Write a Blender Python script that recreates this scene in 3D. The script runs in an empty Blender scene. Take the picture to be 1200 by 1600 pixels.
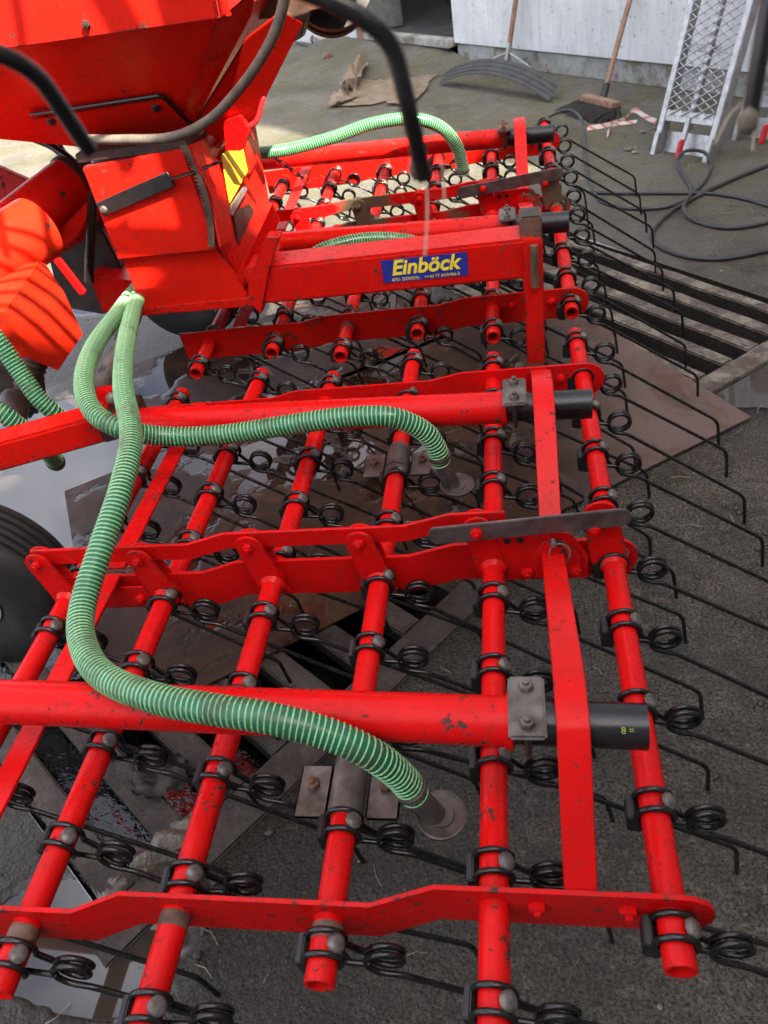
import bpy, bmesh, math, random
from mathutils import Vector, Matrix
from mathutils.geometry import tessellate_polygon
random.seed(7)
SC = bpy.context.scene
COL = SC.collection
R = math.radians

# ------------------------------------------------------------------ camera
ZT = 0.325                                   # height of the tine tubes
CAM = Vector((0, 0, ZT + 0.96277))
FPX = 1200.0
_p, _r, _y = R(39.9334), R(-11.3955), R(13.4705)
_F = Vector((-math.sin(_y) * math.cos(_p), math.cos(_y) * math.cos(_p), -math.sin(_p)))
_R0 = Vector((math.cos(_y), math.sin(_y), 0))
_U0 = _R0.cross(_F)
_RR = math.cos(_r) * _R0 + math.sin(_r) * _U0
_UU = -math.sin(_r) * _R0 + math.cos(_r) * _U0
cd = bpy.data.cameras.new('camera')
cam = bpy.data.objects.new('camera', cd)
COL.objects.link(cam)
m = Matrix((_RR, _UU, -_F)).transposed().to_4x4()
m.translation = CAM
cam.matrix_world = m
cd.sensor_fit = 'VERTICAL'
cd.sensor_height = 24
cd.lens = 18.0
cd.clip_start = 0.02
cd.clip_end = 400
cd.dof.use_dof = True
cd.dof.focus_distance = 1.3
cd.dof.aperture_fstop = 6.5
SC.camera = cam

# ------------------------------------------------------------------ sky, sun, exposure
SUN = Vector((0.49, -0.41, 0.77)).normalized()
w = bpy.data.worlds.new('World')
SC.world = w
w.use_nodes = True
nt = w.node_tree
nt.nodes.clear()
sky = nt.nodes.new('ShaderNodeTexSky')
sky.sky_type = 'NISHITA'
sky.sun_disc = False
sky.sun_elevation = math.asin(SUN.z)
sky.sun_rotation = math.atan2(SUN.x, SUN.y)
sky.dust_density = 7.0
sky.air_density = 0.5
sky.ozone_density = 0.3
bg = nt.nodes.new('ShaderNodeBackground')
bg.inputs['Strength'].default_value = 0.15
wo = nt.nodes.new('ShaderNodeOutputWorld')
tc = nt.nodes.new('ShaderNodeTexCoord')
cn = nt.nodes.new('ShaderNodeTexNoise')
cn.inputs['Scale'].default_value = 2.2
cn.inputs['Detail'].default_value = 6
cn.inputs['Roughness'].default_value = 0.55
nt.links.new(tc.outputs['Generated'], cn.inputs['Vector'])
cr = nt.nodes.new('ShaderNodeMapRange')
cr.inputs['From Min'].default_value = 0.42
cr.inputs['From Max'].default_value = 0.60
cr.inputs['To Max'].default_value = 0.85
nt.links.new(cn.outputs['Fac'], cr.inputs['Value'])
cm = nt.nodes.new('ShaderNodeMix')
cm.data_type = 'RGBA'
cm.inputs[7].default_value = (4.2, 4.35, 4.8, 1)          # bright broken cloud over the whole sky
nt.links.new(cr.outputs[0], cm.inputs[0])
nt.links.new(sky.outputs[0], cm.inputs[6])
nt.links.new(cm.outputs[2], bg.inputs[0])
nt.links.new(bg.outputs[0], wo.inputs[0])
sd = bpy.data.lights.new('sun', 'SUN')
sd.energy = 5.0
sd.angle = R(0.5)
sd.color = (1, 0.91, 0.77)
so = bpy.data.objects.new('sun', sd)
so.rotation_euler = SUN.to_track_quat('Z', 'Y').to_euler()
so.location = (6, -5, 10)
COL.objects.link(so)
SC.view_settings.view_transform = 'Standard'
SC.view_settings.look = 'None'
SC.view_settings.exposure = 2.15
SC.view_settings.gamma = 1
SC.view_settings.use_curve_mapping = False
SC.cycles.use_denoising = True
SC.cycles.max_bounces = 6
SC.cycles.diffuse_bounces = 3
SC.cycles.glossy_bounces = 3
SC.cycles.caustics_reflective = False
SC.cycles.caustics_refractive = False

# ------------------------------------------------------------------ helpers
def ray(x, y):
    return _F + _RR * ((x - 600) / FPX) - _UU * ((y - 800) / FPX)
def az(x, y, z=0.0):                          # the point of height z seen at a pixel
    d = ray(x, y)
    return CAM + d * ((z - CAM.z) / d.z)
def ay(x, y, Y):                              # the point on the plane y = Y
    d = ray(x, y)
    return CAM + d * ((Y - CAM.y) / d.y)
def ad(x, y, depth):
    return CAM + ray(x, y) * depth
V = Vector

def tag(o, label, cat, group=None):
    o['label'] = label
    o['category'] = cat
    if group:
        o['group'] = group
    return o
def thing(name, label, cat, loc=(0, 0, 0), group=None):
    o = bpy.data.objects.new(name, None)
    o.empty_display_size = 0.05
    o.location = loc
    COL.objects.link(o)
    return tag(o, label, cat, group)
def mesh(name, bm, mat, parent=None, smooth=True, ang=40):
    """bm is in world coordinates; it becomes one mesh object under parent"""
    me = bpy.data.meshes.new(name)
    if parent is not None:
        bm.transform(Matrix.Translation(-wloc(parent)))
    bmesh.ops.recalc_face_normals(bm, faces=bm.faces)
    if smooth:
        a = R(ang)
        for e in bm.edges:
            if len(e.link_faces) == 2 and e.calc_face_angle(0) > a:
                e.smooth = False
        for f in bm.faces:
            f.smooth = True
    bm.to_mesh(me)
    bm.free()
    me.materials.append(mat)
    o = bpy.data.objects.new(name, me)
    COL.objects.link(o)
    if parent is not None:
        o.parent = parent
    return o
def wloc(o):
    l = V(o.location)
    while o.parent is not None:
        o = o.parent
        l = l + V(o.location)
    return l

def catmull(pts, n=8):
    pts = [V(p) for p in pts]
    out = []
    for i in range(len(pts) - 1):
        a = pts[max(i - 1, 0)]
        b, c = pts[i], pts[i + 1]
        d = pts[min(i + 2, len(pts) - 1)]
        for k in range(n):
            t = k / n
            out.append(0.5 * ((2 * b) + (c - a) * t + (2 * a - 5 * b + 4 * c - d) * t * t + (3 * b - a - 3 * c + d) * t ** 3))
    out.append(pts[-1])
    return out
def rounded(pts, r, n=5):
    """polyline with its corners rounded"""
    pts = [V(p) for p in pts]
    out = [pts[0]]
    for i in range(1, len(pts) - 1):
        a, b, c = pts[i - 1], pts[i], pts[i + 1]
        d1, d2 = (a - b), (c - b)
        rr = min(r, d1.length * 0.45, d2.length * 0.45)
        p0, p1 = b + d1.normalized() * rr, b + d2.normalized() * rr
        for k in range(n + 1):
            t = k / n
            out.append((1 - t) ** 2 * p0 + 2 * t * (1 - t) * b + t * t * p1)
    out.append(pts[-1])
    return out
def frames(path):
    n = len(path)
    T = []
    for i in range(n):
        T.append((path[min(i + 1, n - 1)] - path[max(i - 1, 0)]).normalized())
    u = T[0].orthogonal().normalized()
    res = []
    for i in range(n):
        u = (u - T[i] * u.dot(T[i]))
        u = u.normalized() if u.length > 1e-6 else T[i].orthogonal().normalized()
        res.append((T[i], u, T[i].cross(u)))
    return res
def tube(bm, path, r, seg=10, caps=True, hollow=0.0):
    path = [V(p) for p in path]
    fr = frames(path)
    rings = []
    for i, (p, (t, u, v)) in enumerate(zip(path, fr)):
        rad = r(i / (len(path) - 1)) if callable(r) else r
        rings.append([bm.verts.new(p + (u * math.cos(2 * math.pi * k / seg) + v * math.sin(2 * math.pi * k / seg)) * rad) for k in range(seg)])
    for a, b in zip(rings, rings[1:]):
        for k in range(seg):
            bm.faces.new((a[k], a[(k + 1) % seg], b[(k + 1) % seg], b[k]))
    if hollow:
        for ring, p, (t, u, v), s in ((rings[0], path[0], fr[0], 1), (rings[-1], path[-1], fr[-1], -1)):
            inner = [bm.verts.new(p + (q.co - p) * hollow) for q in ring]
            deep = [bm.verts.new(p + (q.co - p) * hollow + t * s * 0.04) for q in ring]
            for k in range(seg):
                bm.faces.new((ring[k], ring[(k + 1) % seg], inner[(k + 1) % seg], inner[k]))
                bm.faces.new((inner[k], inner[(k + 1) % seg], deep[(k + 1) % seg], deep[k]))
            bm.faces.new(deep)
    elif caps:
        bm.faces.new(rings[0])
        bm.faces.new(rings[-1])
    return bm
def T_(path, r, seg=10, hollow=0.0):
    return tube(bmesh.new(), path, r, seg, True, hollow)
def prism(pts, off, bevel=0.0):
    """a plate: flat outline pts extruded by the vector off"""
    bm = bmesh.new()
    a = [bm.verts.new(V(p)) for p in pts]
    b = [bm.verts.new(V(p) + V(off)) for p in pts]
    n = len(pts)
    bm.faces.new(a)
    bm.faces.new(list(reversed(b)))
    for i in range(n):
        bm.faces.new((a[i], b[i], b[(i + 1) % n], a[(i + 1) % n]))
    if bevel:
        bmesh.ops.bevel(bm, geom=list(bm.edges), offset=bevel, segments=2, affect='EDGES', clamp_overlap=True)
    return bm
def box(c, size, rot=None, bevel=0.002):
    bm = bmesh.new()
    bmesh.ops.create_cube(bm, size=1)
    bmesh.ops.scale(bm, vec=size, verts=bm.verts)
    if bevel:
        bmesh.ops.bevel(bm, geom=list(bm.edges), offset=bevel, segments=2, affect='EDGES', clamp_overlap=True)
    M = Matrix.Translation(V(c))
    if rot is not None:
        M = M @ rot.to_4x4()
    bm.transform(M)
    return bm
def basis(x, z=None):
    """rotation whose x axis is x"""
    x = V(x).normalized()
    z = V(z) if z is not None else V((0, 0, 1))
    y = z.cross(x).normalized()
    z = x.cross(y)
    return Matrix((x, y, z)).transposed()
def strip(path, width_dir, w, t, up=None):
    """bent flat bar: path of centre points, constant width vector, thickness t"""
    bm = bmesh.new()
    wd = V(width_dir).normalized() * (w / 2)
    path = [V(p) for p in path]
    rows = []
    for i, p in enumerate(path):
        tg = (path[min(i + 1, len(path) - 1)] - path[max(i - 1, 0)]).normalized()
        n = wd.cross(tg).normalized() * (t / 2)
        rows.append([bm.verts.new(q) for q in (p - wd - n, p + wd - n, p + wd + n, p - wd + n)])
    for a, b in zip(rows, rows[1:]):
        for k in range(4):
            bm.faces.new((a[k], a[(k + 1) % 4], b[(k + 1) % 4], b[k]))
    bm.faces.new(rows[0])
    bm.faces.new(rows[-1])
    bmesh.ops.recalc_face_normals(bm, faces=bm.faces)
    sharp = [e for e in bm.edges if e.calc_face_angle(0) > 1.0]
    bmesh.ops.bevel(bm, geom=sharp, offset=min(0.0012, t * 0.3), segments=1, affect='EDGES')
    return bm
def lathe(prof, c, axis, seg=24, ang0=0):
    """profile [(radius, along)] turned about axis"""
    bm = bmesh.new()
    ax = V(axis).normalized()
    u = ax.orthogonal().normalized()
    v = ax.cross(u)
    c = V(c)
    rows = []
    for r, h in prof:
        if r < 1e-6:
            rows.append([bm.verts.new(c + ax * h)])
        else:
            rows.append([bm.verts.new(c + ax * h + (u * math.cos(ang0 + 2 * math.pi * k / seg) + v * math.sin(ang0 + 2 * math.pi * k / seg)) * r) for k in range(seg)])
    for a, b in zip(rows, rows[1:]):
        for k in range(seg):
            k2 = (k + 1) % seg
            if len(a) == 1:
                bm.faces.new((a[0], b[k2], b[k]))
            elif len(b) == 1:
                bm.faces.new((a[k], a[k2], b[0]))
            else:
                bm.faces.new((a[k], a[k2], b[k2], b[k]))
    if len(rows[0]) > 1:
        bm.faces.new(rows[0])
    if len(rows[-1]) > 1:
        bm.faces.new(rows[-1])
    return bm
def hexbolt(c, axis, r=0.009, h=0.007):
    return lathe([(0, -0.002), (r, -0.002), (r, h * 0.8), (r * 0.85, h), (r * 0.45, h + 0.0005), (r * 0.45, h + 0.005), (0, h + 0.006)], c, axis, 6)
def domebolt(c, axis, r=0.012):
    return lathe([(0, -0.004), (r, -0.004), (r, 0), (r * 0.92, r * 0.18), (r * 0.7, r * 0.34), (r * 0.35, r * 0.43), (0, r * 0.46)], c, axis, 14)
def merge(a, b):
    me = bpy.data.meshes.new('tmp')
    b.to_mesh(me)
    b.free()
    a.from_mesh(me)
    bpy.data.meshes.remove(me)
    return a
def text_bm(body, size, M, extrude=0.0004, shear=0.0, offset=0.0):
    cu = bpy.data.curves.new('t', 'FONT')
    cu.body = body
    cu.size = size
    cu.extrude = extrude
    cu.shear = shear
    cu.offset = offset
    cu.align_x = 'CENTER'
    cu.align_y = 'CENTER'
    o = bpy.data.objects.new('t', cu)
    COL.objects.link(o)
    me = bpy.data.meshes.new_from_object(o.evaluated_get(bpy.context.evaluated_depsgraph_get()))
    bm = bmesh.new()
    bm.from_mesh(me)
    bm.transform(M)
    bpy.data.objects.remove(o)
    bpy.data.curves.remove(cu)
    bpy.data.meshes.remove(me)
    return bm

# ------------------------------------------------------------------ materials
class Mat:
    def __init__(s, name):
        s.m = bpy.data.materials.new(name)
        s.m.use_nodes = True
        s.nt = s.m.node_tree
        s.b = s.nt.nodes['Principled BSDF']
        s.geo = s.nt.nodes.new('ShaderNodeNewGeometry')
        s.pos = s.geo.outputs['Position']
    def n(s, t, **kw):
        x = s.nt.nodes.new(t)
        for k, v in kw.items():
            setattr(x, k, v)
        return x
    def l(s, a, b):
        s.nt.links.new(a, b)
    def set(s, x, v):
        if hasattr(v, 'is_output') or isinstance(v, bpy.types.NodeSocket):
            s.l(v, x)
        else:
            x.default_value = v
    def noise(s, scale, detail=4, rough=0.55, vec=None, dist=0.0):
        x = s.n('ShaderNodeTexNoise')
        s.l(vec or s.pos, x.inputs['Vector'])
        x.inputs['Scale'].default_value = scale
        x.inputs['Detail'].default_value = detail
        x.inputs['Roughness'].default_value = rough
        x.inputs['Distortion'].default_value = dist
        return x.outputs['Fac']
    def voronoi(s, scale, feature='F1', out='Distance', vec=None):
        x = s.n('ShaderNodeTexVoronoi', feature=feature)
        s.l(vec or s.pos, x.inputs['Vector'])
        x.inputs['Scale'].default_value = scale
        return x.outputs[out]
    def ramp(s, fac, a, b, lo=0.0, hi=1.0):
        x = s.n('ShaderNodeMapRange')
        x.clamp = True
        s.l(fac, x.inputs['Value'])
        for k, v in (('From Min', a), ('From Max', b), ('To Min', lo), ('To Max', hi)):
            x.inputs[k].default_value = v
        return x.outputs[0]
    def math(s, op, a, b=0.0):
        x = s.n('ShaderNodeMath', operation=op)
        s.set(x.inputs[0], a)
        s.set(x.inputs[1], b)
        return x.outputs[0]
    def mix(s, fac, a, b):
        x = s.n('ShaderNodeMix', data_type='RGBA')
        s.set(x.inputs[0], fac)
        s.set(x.inputs[6], a if not isinstance(a, tuple) else (*a, 1))
        s.set(x.inputs[7], b if not isinstance(b, tuple) else (*b, 1))
        return x.outputs[2]
    def mixf(s, fac, a, b):
        x = s.n('ShaderNodeMix', data_type='FLOAT')
        s.set(x.inputs[0], fac)
        s.set(x.inputs[2], a)
        s.set(x.inputs[3], b)
        return x.outputs[0]
    def scaled(s, v):
        x = s.n('ShaderNodeVectorMath', operation='MULTIPLY')
        s.l(s.pos, x.inputs[0])
        x.inputs[1].default_value = v
        return x.outputs[0]
    def xyz(s):
        x = s.n('ShaderNodeSeparateXYZ')
        s.l(s.pos, x.inputs[0])
        return x.outputs
    def bump(s, h, strength=0.3, dist=0.002, prev=None):
        x = s.n('ShaderNodeBump')
        x.inputs['Strength'].default_value = strength
        x.inputs['Distance'].default_value = dist
        s.l(h, x.inputs['Height'])
        if prev is not None:
            s.l(prev, x.inputs['Normal'])
        return x.outputs[0]
    def out(s, color=None, rough=None, metal=None, normal=None, spec=None, coat=None):
        i = s.b.inputs
        if color is not None:
            s.set(i['Base Color'], color if not isinstance(color, tuple) else (*color, 1))
        if rough is not None:
            s.set(i['Roughness'], rough)
        if metal is not None:
            s.set(i['Metallic'], metal)
        if normal is not None:
            s.l(normal, i['Normal'])
        if spec is not None:
            s.set(i['Specular IOR Level'], spec)
        if coat is not None:
            s.set(i['Coat Weight'], coat)
        return s.m

def red_paint(name, chips=0.5, dirt=0.0, base=(0.69, 0.006, 0.006), edge=False):
    k = Mat(name)
    var = k.noise(9, 3)
    col = k.mix(k.ramp(var, 0.3, 0.7), tuple(c * 0.82 for c in base), base)
    big = k.noise(6.5, 3)
    fine = k.noise(75, 8, 0.7)
    thr = k.ramp(big, 0.38, 0.70, 0.70 - 0.03 * chips, 0.63 - 0.04 * chips)
    fthr = k.ramp(k.noise(3.1, 2), 0.35, 0.7, 0.71 - 0.03 * chips, 0.64 - 0.03 * chips)
    if edge:                                   # paint knocked off along the edges
        bv = k.n('ShaderNodeBevel')
        bv.samples = 3
        bv.inputs['Radius'].default_value = 0.0035
        dt = k.n('ShaderNodeVectorMath', operation='DOT_PRODUCT')
        k.l(bv.outputs[0], dt.inputs[0])
        k.l(k.geo.outputs['Normal'], dt.inputs[1])
        ed = k.ramp(dt.outputs['Value'], 0.75, 0.98, 0.105, 0.0)
        thr = k.math('SUBTRACT', thr, ed)
        fthr = k.math('SUBTRACT', fthr, ed)
    chip = k.ramp(k.math('SUBTRACT', fine, thr), 0.0, 0.012)
    flake = k.ramp(k.math('SUBTRACT', k.noise(22, 9, 0.72), fthr), 0.0, 0.010)
    chip = k.math('MAXIMUM', chip, flake)
    col = k.mix(chip, col, k.mix(k.noise(40, 3), (0.022, 0.014, 0.011), (0.085, 0.055, 0.042)))
    speck = k.ramp(k.noise(190, 3, 0.6), 0.665, 0.69, 0, 0.8)
    col = k.mix(speck, col, (0.05, 0.028, 0.02))
    grime = k.ramp(k.noise(18, 7, 0.72), 0.45, 0.8, 0, 0.45 + 0.2 * dirt)
    col = k.mix(grime, col, (0.13, 0.010, 0.008))
    if dirt:
        d = k.ramp(k.math('ADD', k.noise(4.2, 5, 0.62), k.math('MULTIPLY', k.noise(30, 5), 0.25)), 0.74 - 0.16 * dirt, 0.80 - 0.13 * dirt)
        col = k.mix(d, col, k.mix(k.noise(60, 4), (0.07, 0.05, 0.03), (0.15, 0.115, 0.075)))
        rough = k.mixf(k.math('MAXIMUM', chip, d), k.ramp(var, 0.3, 0.7, 0.27, 0.4), 0.8)
    else:
        rough = k.mixf(chip, k.ramp(fine, 0.3, 0.7, 0.20, 0.36), 0.75)
    h = k.math('SUBTRACT', k.math('MULTIPLY', k.noise(140, 4), 0.4), chip)
    return k.out(col, rough, 0, k.bump(h, 0.4, 0.0012), 0.15)
RED = red_paint('red_paint', 1.3)
REDP = red_paint('red_paint_plate', 1.3, edge=True)
REDW = red_paint('red_paint_worn', 1.9, 0.0, base=(0.68, 0.010, 0.006), edge=True)  # worn paint, its base also warmed towards sunlit orange for the far tubes
REDD = red_paint('red_paint_muddy', 1.0, 0.8, edge=True)
REDH = red_paint('sunlit_hopper_paint', 0.9, base=(0.68, 0.014, 0.006), edge=True)  # sunlit orange put into the hopper's base red
REDF = red_paint('sunlit_cover_paint', 1.0, base=(0.68, 0.026, 0.008))  # same red, more sunlit orange put into its base

def simple(name, c1, c2, scale=20, rough=(0.4, 0.6), metal=0.0, bump=0.2, bscale=120, bd=0.001):
    k = Mat(name)
    n = k.noise(scale, 6, 0.65)
    return k.out(k.mix(k.ramp(n, 0.35, 0.68), c1, c2), k.ramp(k.noise(scale * 1.7, 4), 0.3, 0.7, *rough), metal, k.bump(k.noise(bscale, 4), bump, bd))
BLACKWIRE = simple('black_spring_steel', (0.004, 0.004, 0.0045), (0.014, 0.012, 0.011), 45, (0.16, 0.36), 0.0)
BLACKPIPE = simple('black_plastic_pipe', (0.005, 0.005, 0.006), (0.014, 0.014, 0.015), 12, (0.18, 0.36))
HOLDER = simple('black_holder_plastic', (0.006, 0.006, 0.0065), (0.016, 0.015, 0.014), 30, (0.4, 0.6))
BOLT = simple('weathered_bolt_steel', (0.07, 0.058, 0.05), (0.20, 0.18, 0.16), 90, (0.4, 0.65), 0.4)
ZINC = simple('zinc_plate', (0.065, 0.052, 0.038), (0.18, 0.168, 0.15), 28, (0.3, 0.6), 0.4)
GREYBAR = simple('bare_grey_bar', (0.07, 0.055, 0.05), (0.17, 0.155, 0.15), 25, (0.35, 0.55), 0.5)
RUST = simple('rusty_steel', (0.055, 0.028, 0.018), (0.20, 0.11, 0.07), 22, (0.6, 0.9))
RUBBER = simple('black_rubber', (0.006, 0.006, 0.0065), (0.018, 0.017, 0.016), 22, (0.5, 0.75))
CABLE = simple('black_cable_rubber', (0.018, 0.02, 0.024), (0.05, 0.05, 0.05), 14, (0.4, 0.6))
MUDTUBE = simple('muddy_cable', (0.06, 0.05, 0.04), (0.16, 0.13, 0.095), 25, (0.6, 0.85))
GREYPL = simple('grey_mudguard_plastic', (0.085, 0.088, 0.085), (0.15, 0.15, 0.145), 18, (0.45, 0.65))
ALU = simple('aluminium', (0.30, 0.30, 0.295), (0.50, 0.50, 0.49), 30, (0.3, 0.5), 0.75)
WOOD = simple('worn_wood', (0.17, 0.09, 0.055), (0.30, 0.185, 0.12), 30, (0.55, 0.75))
BRISTLE = simple('dark_bristle', (0.016, 0.015, 0.014), (0.06, 0.055, 0.05), 90, (0.7, 0.9))
CARD = simple('cardboard', (0.30, 0.235, 0.165), (0.46, 0.385, 0.28), 12, (0.8, 0.95))
REDSTRAP = simple('red_plastic', (0.45, 0.012, 0.015), (0.6, 0.02, 0.02), 20, (0.4, 0.6))
DARKMACH = simple('oily_machine_steel', (0.010, 0.008, 0.008), (0.045, 0.03, 0.025), 18, (0.3, 0.6))
YELLOW = simple('yellow_label', (0.72, 0.62, 0.02), (0.85, 0.74, 0.04), 30, (0.35, 0.5))
BLUE = simple('blue_decal', (0.012, 0.025, 0.22), (0.02, 0.04, 0.30), 60, (0.3, 0.45))
YTEXT = simple('yellow_print', (0.78, 0.66, 0.03), (0.88, 0.76, 0.06), 80, (0.35, 0.5))
WTEXT = simple('white_print', (0.6, 0.6, 0.6), (0.8, 0.8, 0.8), 80, (0.35, 0.5))
WALLW = None
SPRING = simple('dusty_bellows', (0.035, 0.026, 0.02), (0.16, 0.12, 0.085), 20, (0.6, 0.85))

def hose_mats():
    k = Mat('green_hose_wall')
    d = k.ramp(k.noise(16, 6, 0.7), 0.52, 0.72)
    d2 = k.ramp(k.noise(70, 5, 0.7), 0.55, 0.7)
    dirt = k.math('MULTIPLY', k.math('ADD', d, k.math('MULTIPLY', d2, 0.35)), 0.75)
    c = k.mix(k.noise(8, 2), (0.006, 0.095, 0.042), (0.012, 0.145, 0.066))
    a = k.out(k.mix(dirt, c, (0.03, 0.028, 0.02)), k.ramp(dirt, 0, 1, 0.25, 0.7), 0, k.bump(k.noise(200, 3), 0.15, 0.001))
    k = Mat('pale_green_hose_spiral')
    d = k.ramp(k.noise(16, 6, 0.7), 0.50, 0.72)
    d2 = k.ramp(k.noise(70, 5, 0.7), 0.52, 0.68)
    dirt = k.math('MULTIPLY', k.math('ADD', d, k.math('MULTIPLY', d2, 0.4)), 0.7)
    c = k.mix(k.noise(8, 2), (0.18, 0.46, 0.22), (0.34, 0.58, 0.28))
    b = k.out(k.mix(dirt, c, (0.045, 0.045, 0.022)), 0.3)
    return a, b
HOSEW, HOSES = hose_mats()

def ground_mat():
    k = Mat('yard_concrete')
    x, y, z = k.xyz()
    n1 = k.noise(0.9, 5, 0.6)
    n2 = k.noise(6, 6, 0.65)
    n3 = k.noise(45, 5, 0.7)
    # near: dark wet worn concrete with gravel; far: drier mossy concrete
    far = k.ramp(k.math('ADD', y, k.math('MULTIPLY', k.math('SUBTRACT', n2, 0.5), 1.5)), 2.5, 3.9)
    n4 = k.noise(170, 4, 0.75)
    wetc = k.mix(k.ramp(n2, 0.3, 0.7), (0.088, 0.074, 0.055), (0.215, 0.188, 0.146))
    wetc = k.mix(k.ramp(n3, 0.5, 0.7, 0, 0.8), wetc, (0.36, 0.31, 0.235))
    wetc = k.mix(k.ramp(n4, 0.40, 0.52, 0.9, 0), wetc, (0.024, 0.020, 0.015))
    dry = k.mix(k.ramp(n1, 0.3, 0.7), (0.14, 0.13, 0.098), (0.26, 0.245, 0.20))
    moss = k.ramp(k.noise(2.6, 6, 0.7), 0.43, 0.58, 0, 0.8)
    dry = k.mix(moss, dry, (0.135, 0.128, 0.04))
    dry = k.mix(k.ramp(n3, 0.35, 0.65, 0, 0.5), dry, (0.07, 0.064, 0.050))
    dry = k.mix(k.ramp(k.noise(11, 7, 0.75), 0.50, 0.62, 0, 0.6), dry, (0.085, 0.078, 0.06))
    dry = k.mix(k.ramp(n4, 0.52, 0.66, 0, 0.75), dry, (0.30, 0.285, 0.24))
    wetc = k.mix(k.ramp(k.noise(3.2, 6, 0.7), 0.48, 0.64, 0, 0.55), wetc, (0.060, 0.049, 0.037))
    col = k.mix(far, wetc, dry)
    # dark damp stains and small pale stones
    st = k.ramp(k.noise(1.7, 5, 0.65), 0.52, 0.64, 0, 0.55)
    col = k.mix(k.math('MULTIPLY', st, 0.7), col, (0.055, 0.048, 0.039))
    vd = k.voronoi(120)
    vc = k.voronoi(120, 'F1', 'Color')
    sep = k.n('ShaderNodeSeparateColor')
    k.l(vc, sep.inputs[0])
    pick = k.math('GREATER_THAN', sep.outputs[0], 0.86)
    stone = k.math('MULTIPLY', k.ramp(k.math('ADD', vd, k.math('MULTIPLY', n4, 0.5)), 0.35, 0.60, 1, 0), pick)
    col = k.mix(k.math('MULTIPLY', stone, k.ramp(sep.outputs[1], 0, 1, 0.15, 0.95)), col, (0.40, 0.355, 0.28))
    # standing water: a big pool at the left under the seeder, thin water elsewhere
    def blob(cx, cy, rx, ry):
        a = k.math('DIVIDE', k.math('SUBTRACT', x, cx), rx)
        b = k.math('DIVIDE', k.math('SUBTRACT', y, cy), ry)
        return k.math('SQRT', k.math('ADD', k.math('MULTIPLY', a, a), k.math('MULTIPLY', b, b)))
    d = blob(-1.50, 1.72, 0.72, 0.62)
    for q in ((-0.80, 2.25, 0.35, 0.3), (-0.74, 0.43, 0.24, 0.14), (0.75, 1.95, 0.30, 0.14), (-1.7, 3.1, 0.5, 0.25)):
        d = k.math('MINIMUM', d, blob(*q))
    edge = k.math('ADD', d, k.math('MULTIPLY', k.math('SUBTRACT', k.noise(4, 4, 0.5), 0.5), 0.8))
    pud = k.ramp(edge, 0.80, 1.0, 1, 0)
    wet = k.math('MULTIPLY', k.ramp(edge, 0.9, 1.9, 1, 0), k.math('SUBTRACT', 1.0, far))
    col = k.mix(pud, col, (0.075, 0.066, 0.054))
    dryr = k.mixf(far, k.ramp(n4, 0.3, 0.7, 0.08, 0.42), 0.88)
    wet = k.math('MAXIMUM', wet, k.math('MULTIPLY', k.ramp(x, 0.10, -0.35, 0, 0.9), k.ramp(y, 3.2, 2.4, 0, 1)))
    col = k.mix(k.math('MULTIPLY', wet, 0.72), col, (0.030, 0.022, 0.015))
    rough = k.mixf(pud, k.mixf(wet, dryr, k.ramp(n4, 0.35, 0.65, 0.05, 0.38)), 0.02)
    h = k.math('ADD', k.math('MULTIPLY', k.noise(38, 6, 0.7), 1.0), k.math('MULTIPLY', n2, 0.8))
    h = k.math('ADD', h, k.math('MULTIPLY', k.noise(95, 5, 0.7), 0.75))
    h = k.math('ADD', h, k.math('MULTIPLY', n4, 0.2))
    h = k.math('ADD', h, k.math('MULTIPLY', stone, 0.15))
    h = k.math('MULTIPLY', h, k.math('SUBTRACT', 1.0, pud))
    return k.out(col, rough, 0, k.bump(h, 1.0, 0.026), k.mixf(pud, 0.5, 1.0))
GROUND = ground_mat()
def sheet_mat():
    k = Mat('wet_rusty_steel_sheet')
    n = k.noise(5, 6, 0.65)
    col = k.mix(k.ramp(n, 0.3, 0.7), (0.018, 0.009, 0.0055), (0.058, 0.030, 0.018))
    col = k.mix(k.ramp(k.noise(28, 6, 0.7), 0.56, 0.72, 0, 0.6), col, (0.11, 0.055, 0.03))
    col = k.mix(k.ramp(k.noise(60, 3), 0.62, 0.7, 0, 0.5), col, (0.02, 0.017, 0.015))
    pud = k.ramp(k.noise(3.6, 5, 0.55, dist=0.3), 0.505, 0.545)
    x, y, z = k.xyz()
    right = k.ramp(x, 0.0, 0.35)
    pud = k.math('MULTIPLY', pud, k.math('SUBTRACT', 1.0, right))
    col = k.mix(k.math('MULTIPLY', right, 0.75), col, (0.165, 0.115, 0.098))
    col = k.mix(pud, col, (0.022, 0.013, 0.009))
    rough = k.mixf(pud, k.ramp(k.noise(20, 5), 0.3, 0.7, 0.30, 0.6), 0.03)
    streak = k.ramp(k.noise(2.2, 8, 0.78, dist=0.6), 0.47, 0.58, 0, 0.7)
    col = k.mix(streak, col, k.mix(k.noise(12, 6), (0.03, 0.018, 0.012), (0.12, 0.055, 0.028)))
    h = k.math('MULTIPLY', k.math('ADD', k.noise(55, 6, 0.75), k.noise(9, 4)), k.math('SUBTRACT', 1.0, pud))
    return k.out(col, rough, 0, k.bump(h, 0.6, 0.005), k.mixf(pud, 0.16, 0.42))
SHEET = sheet_mat()
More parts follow.
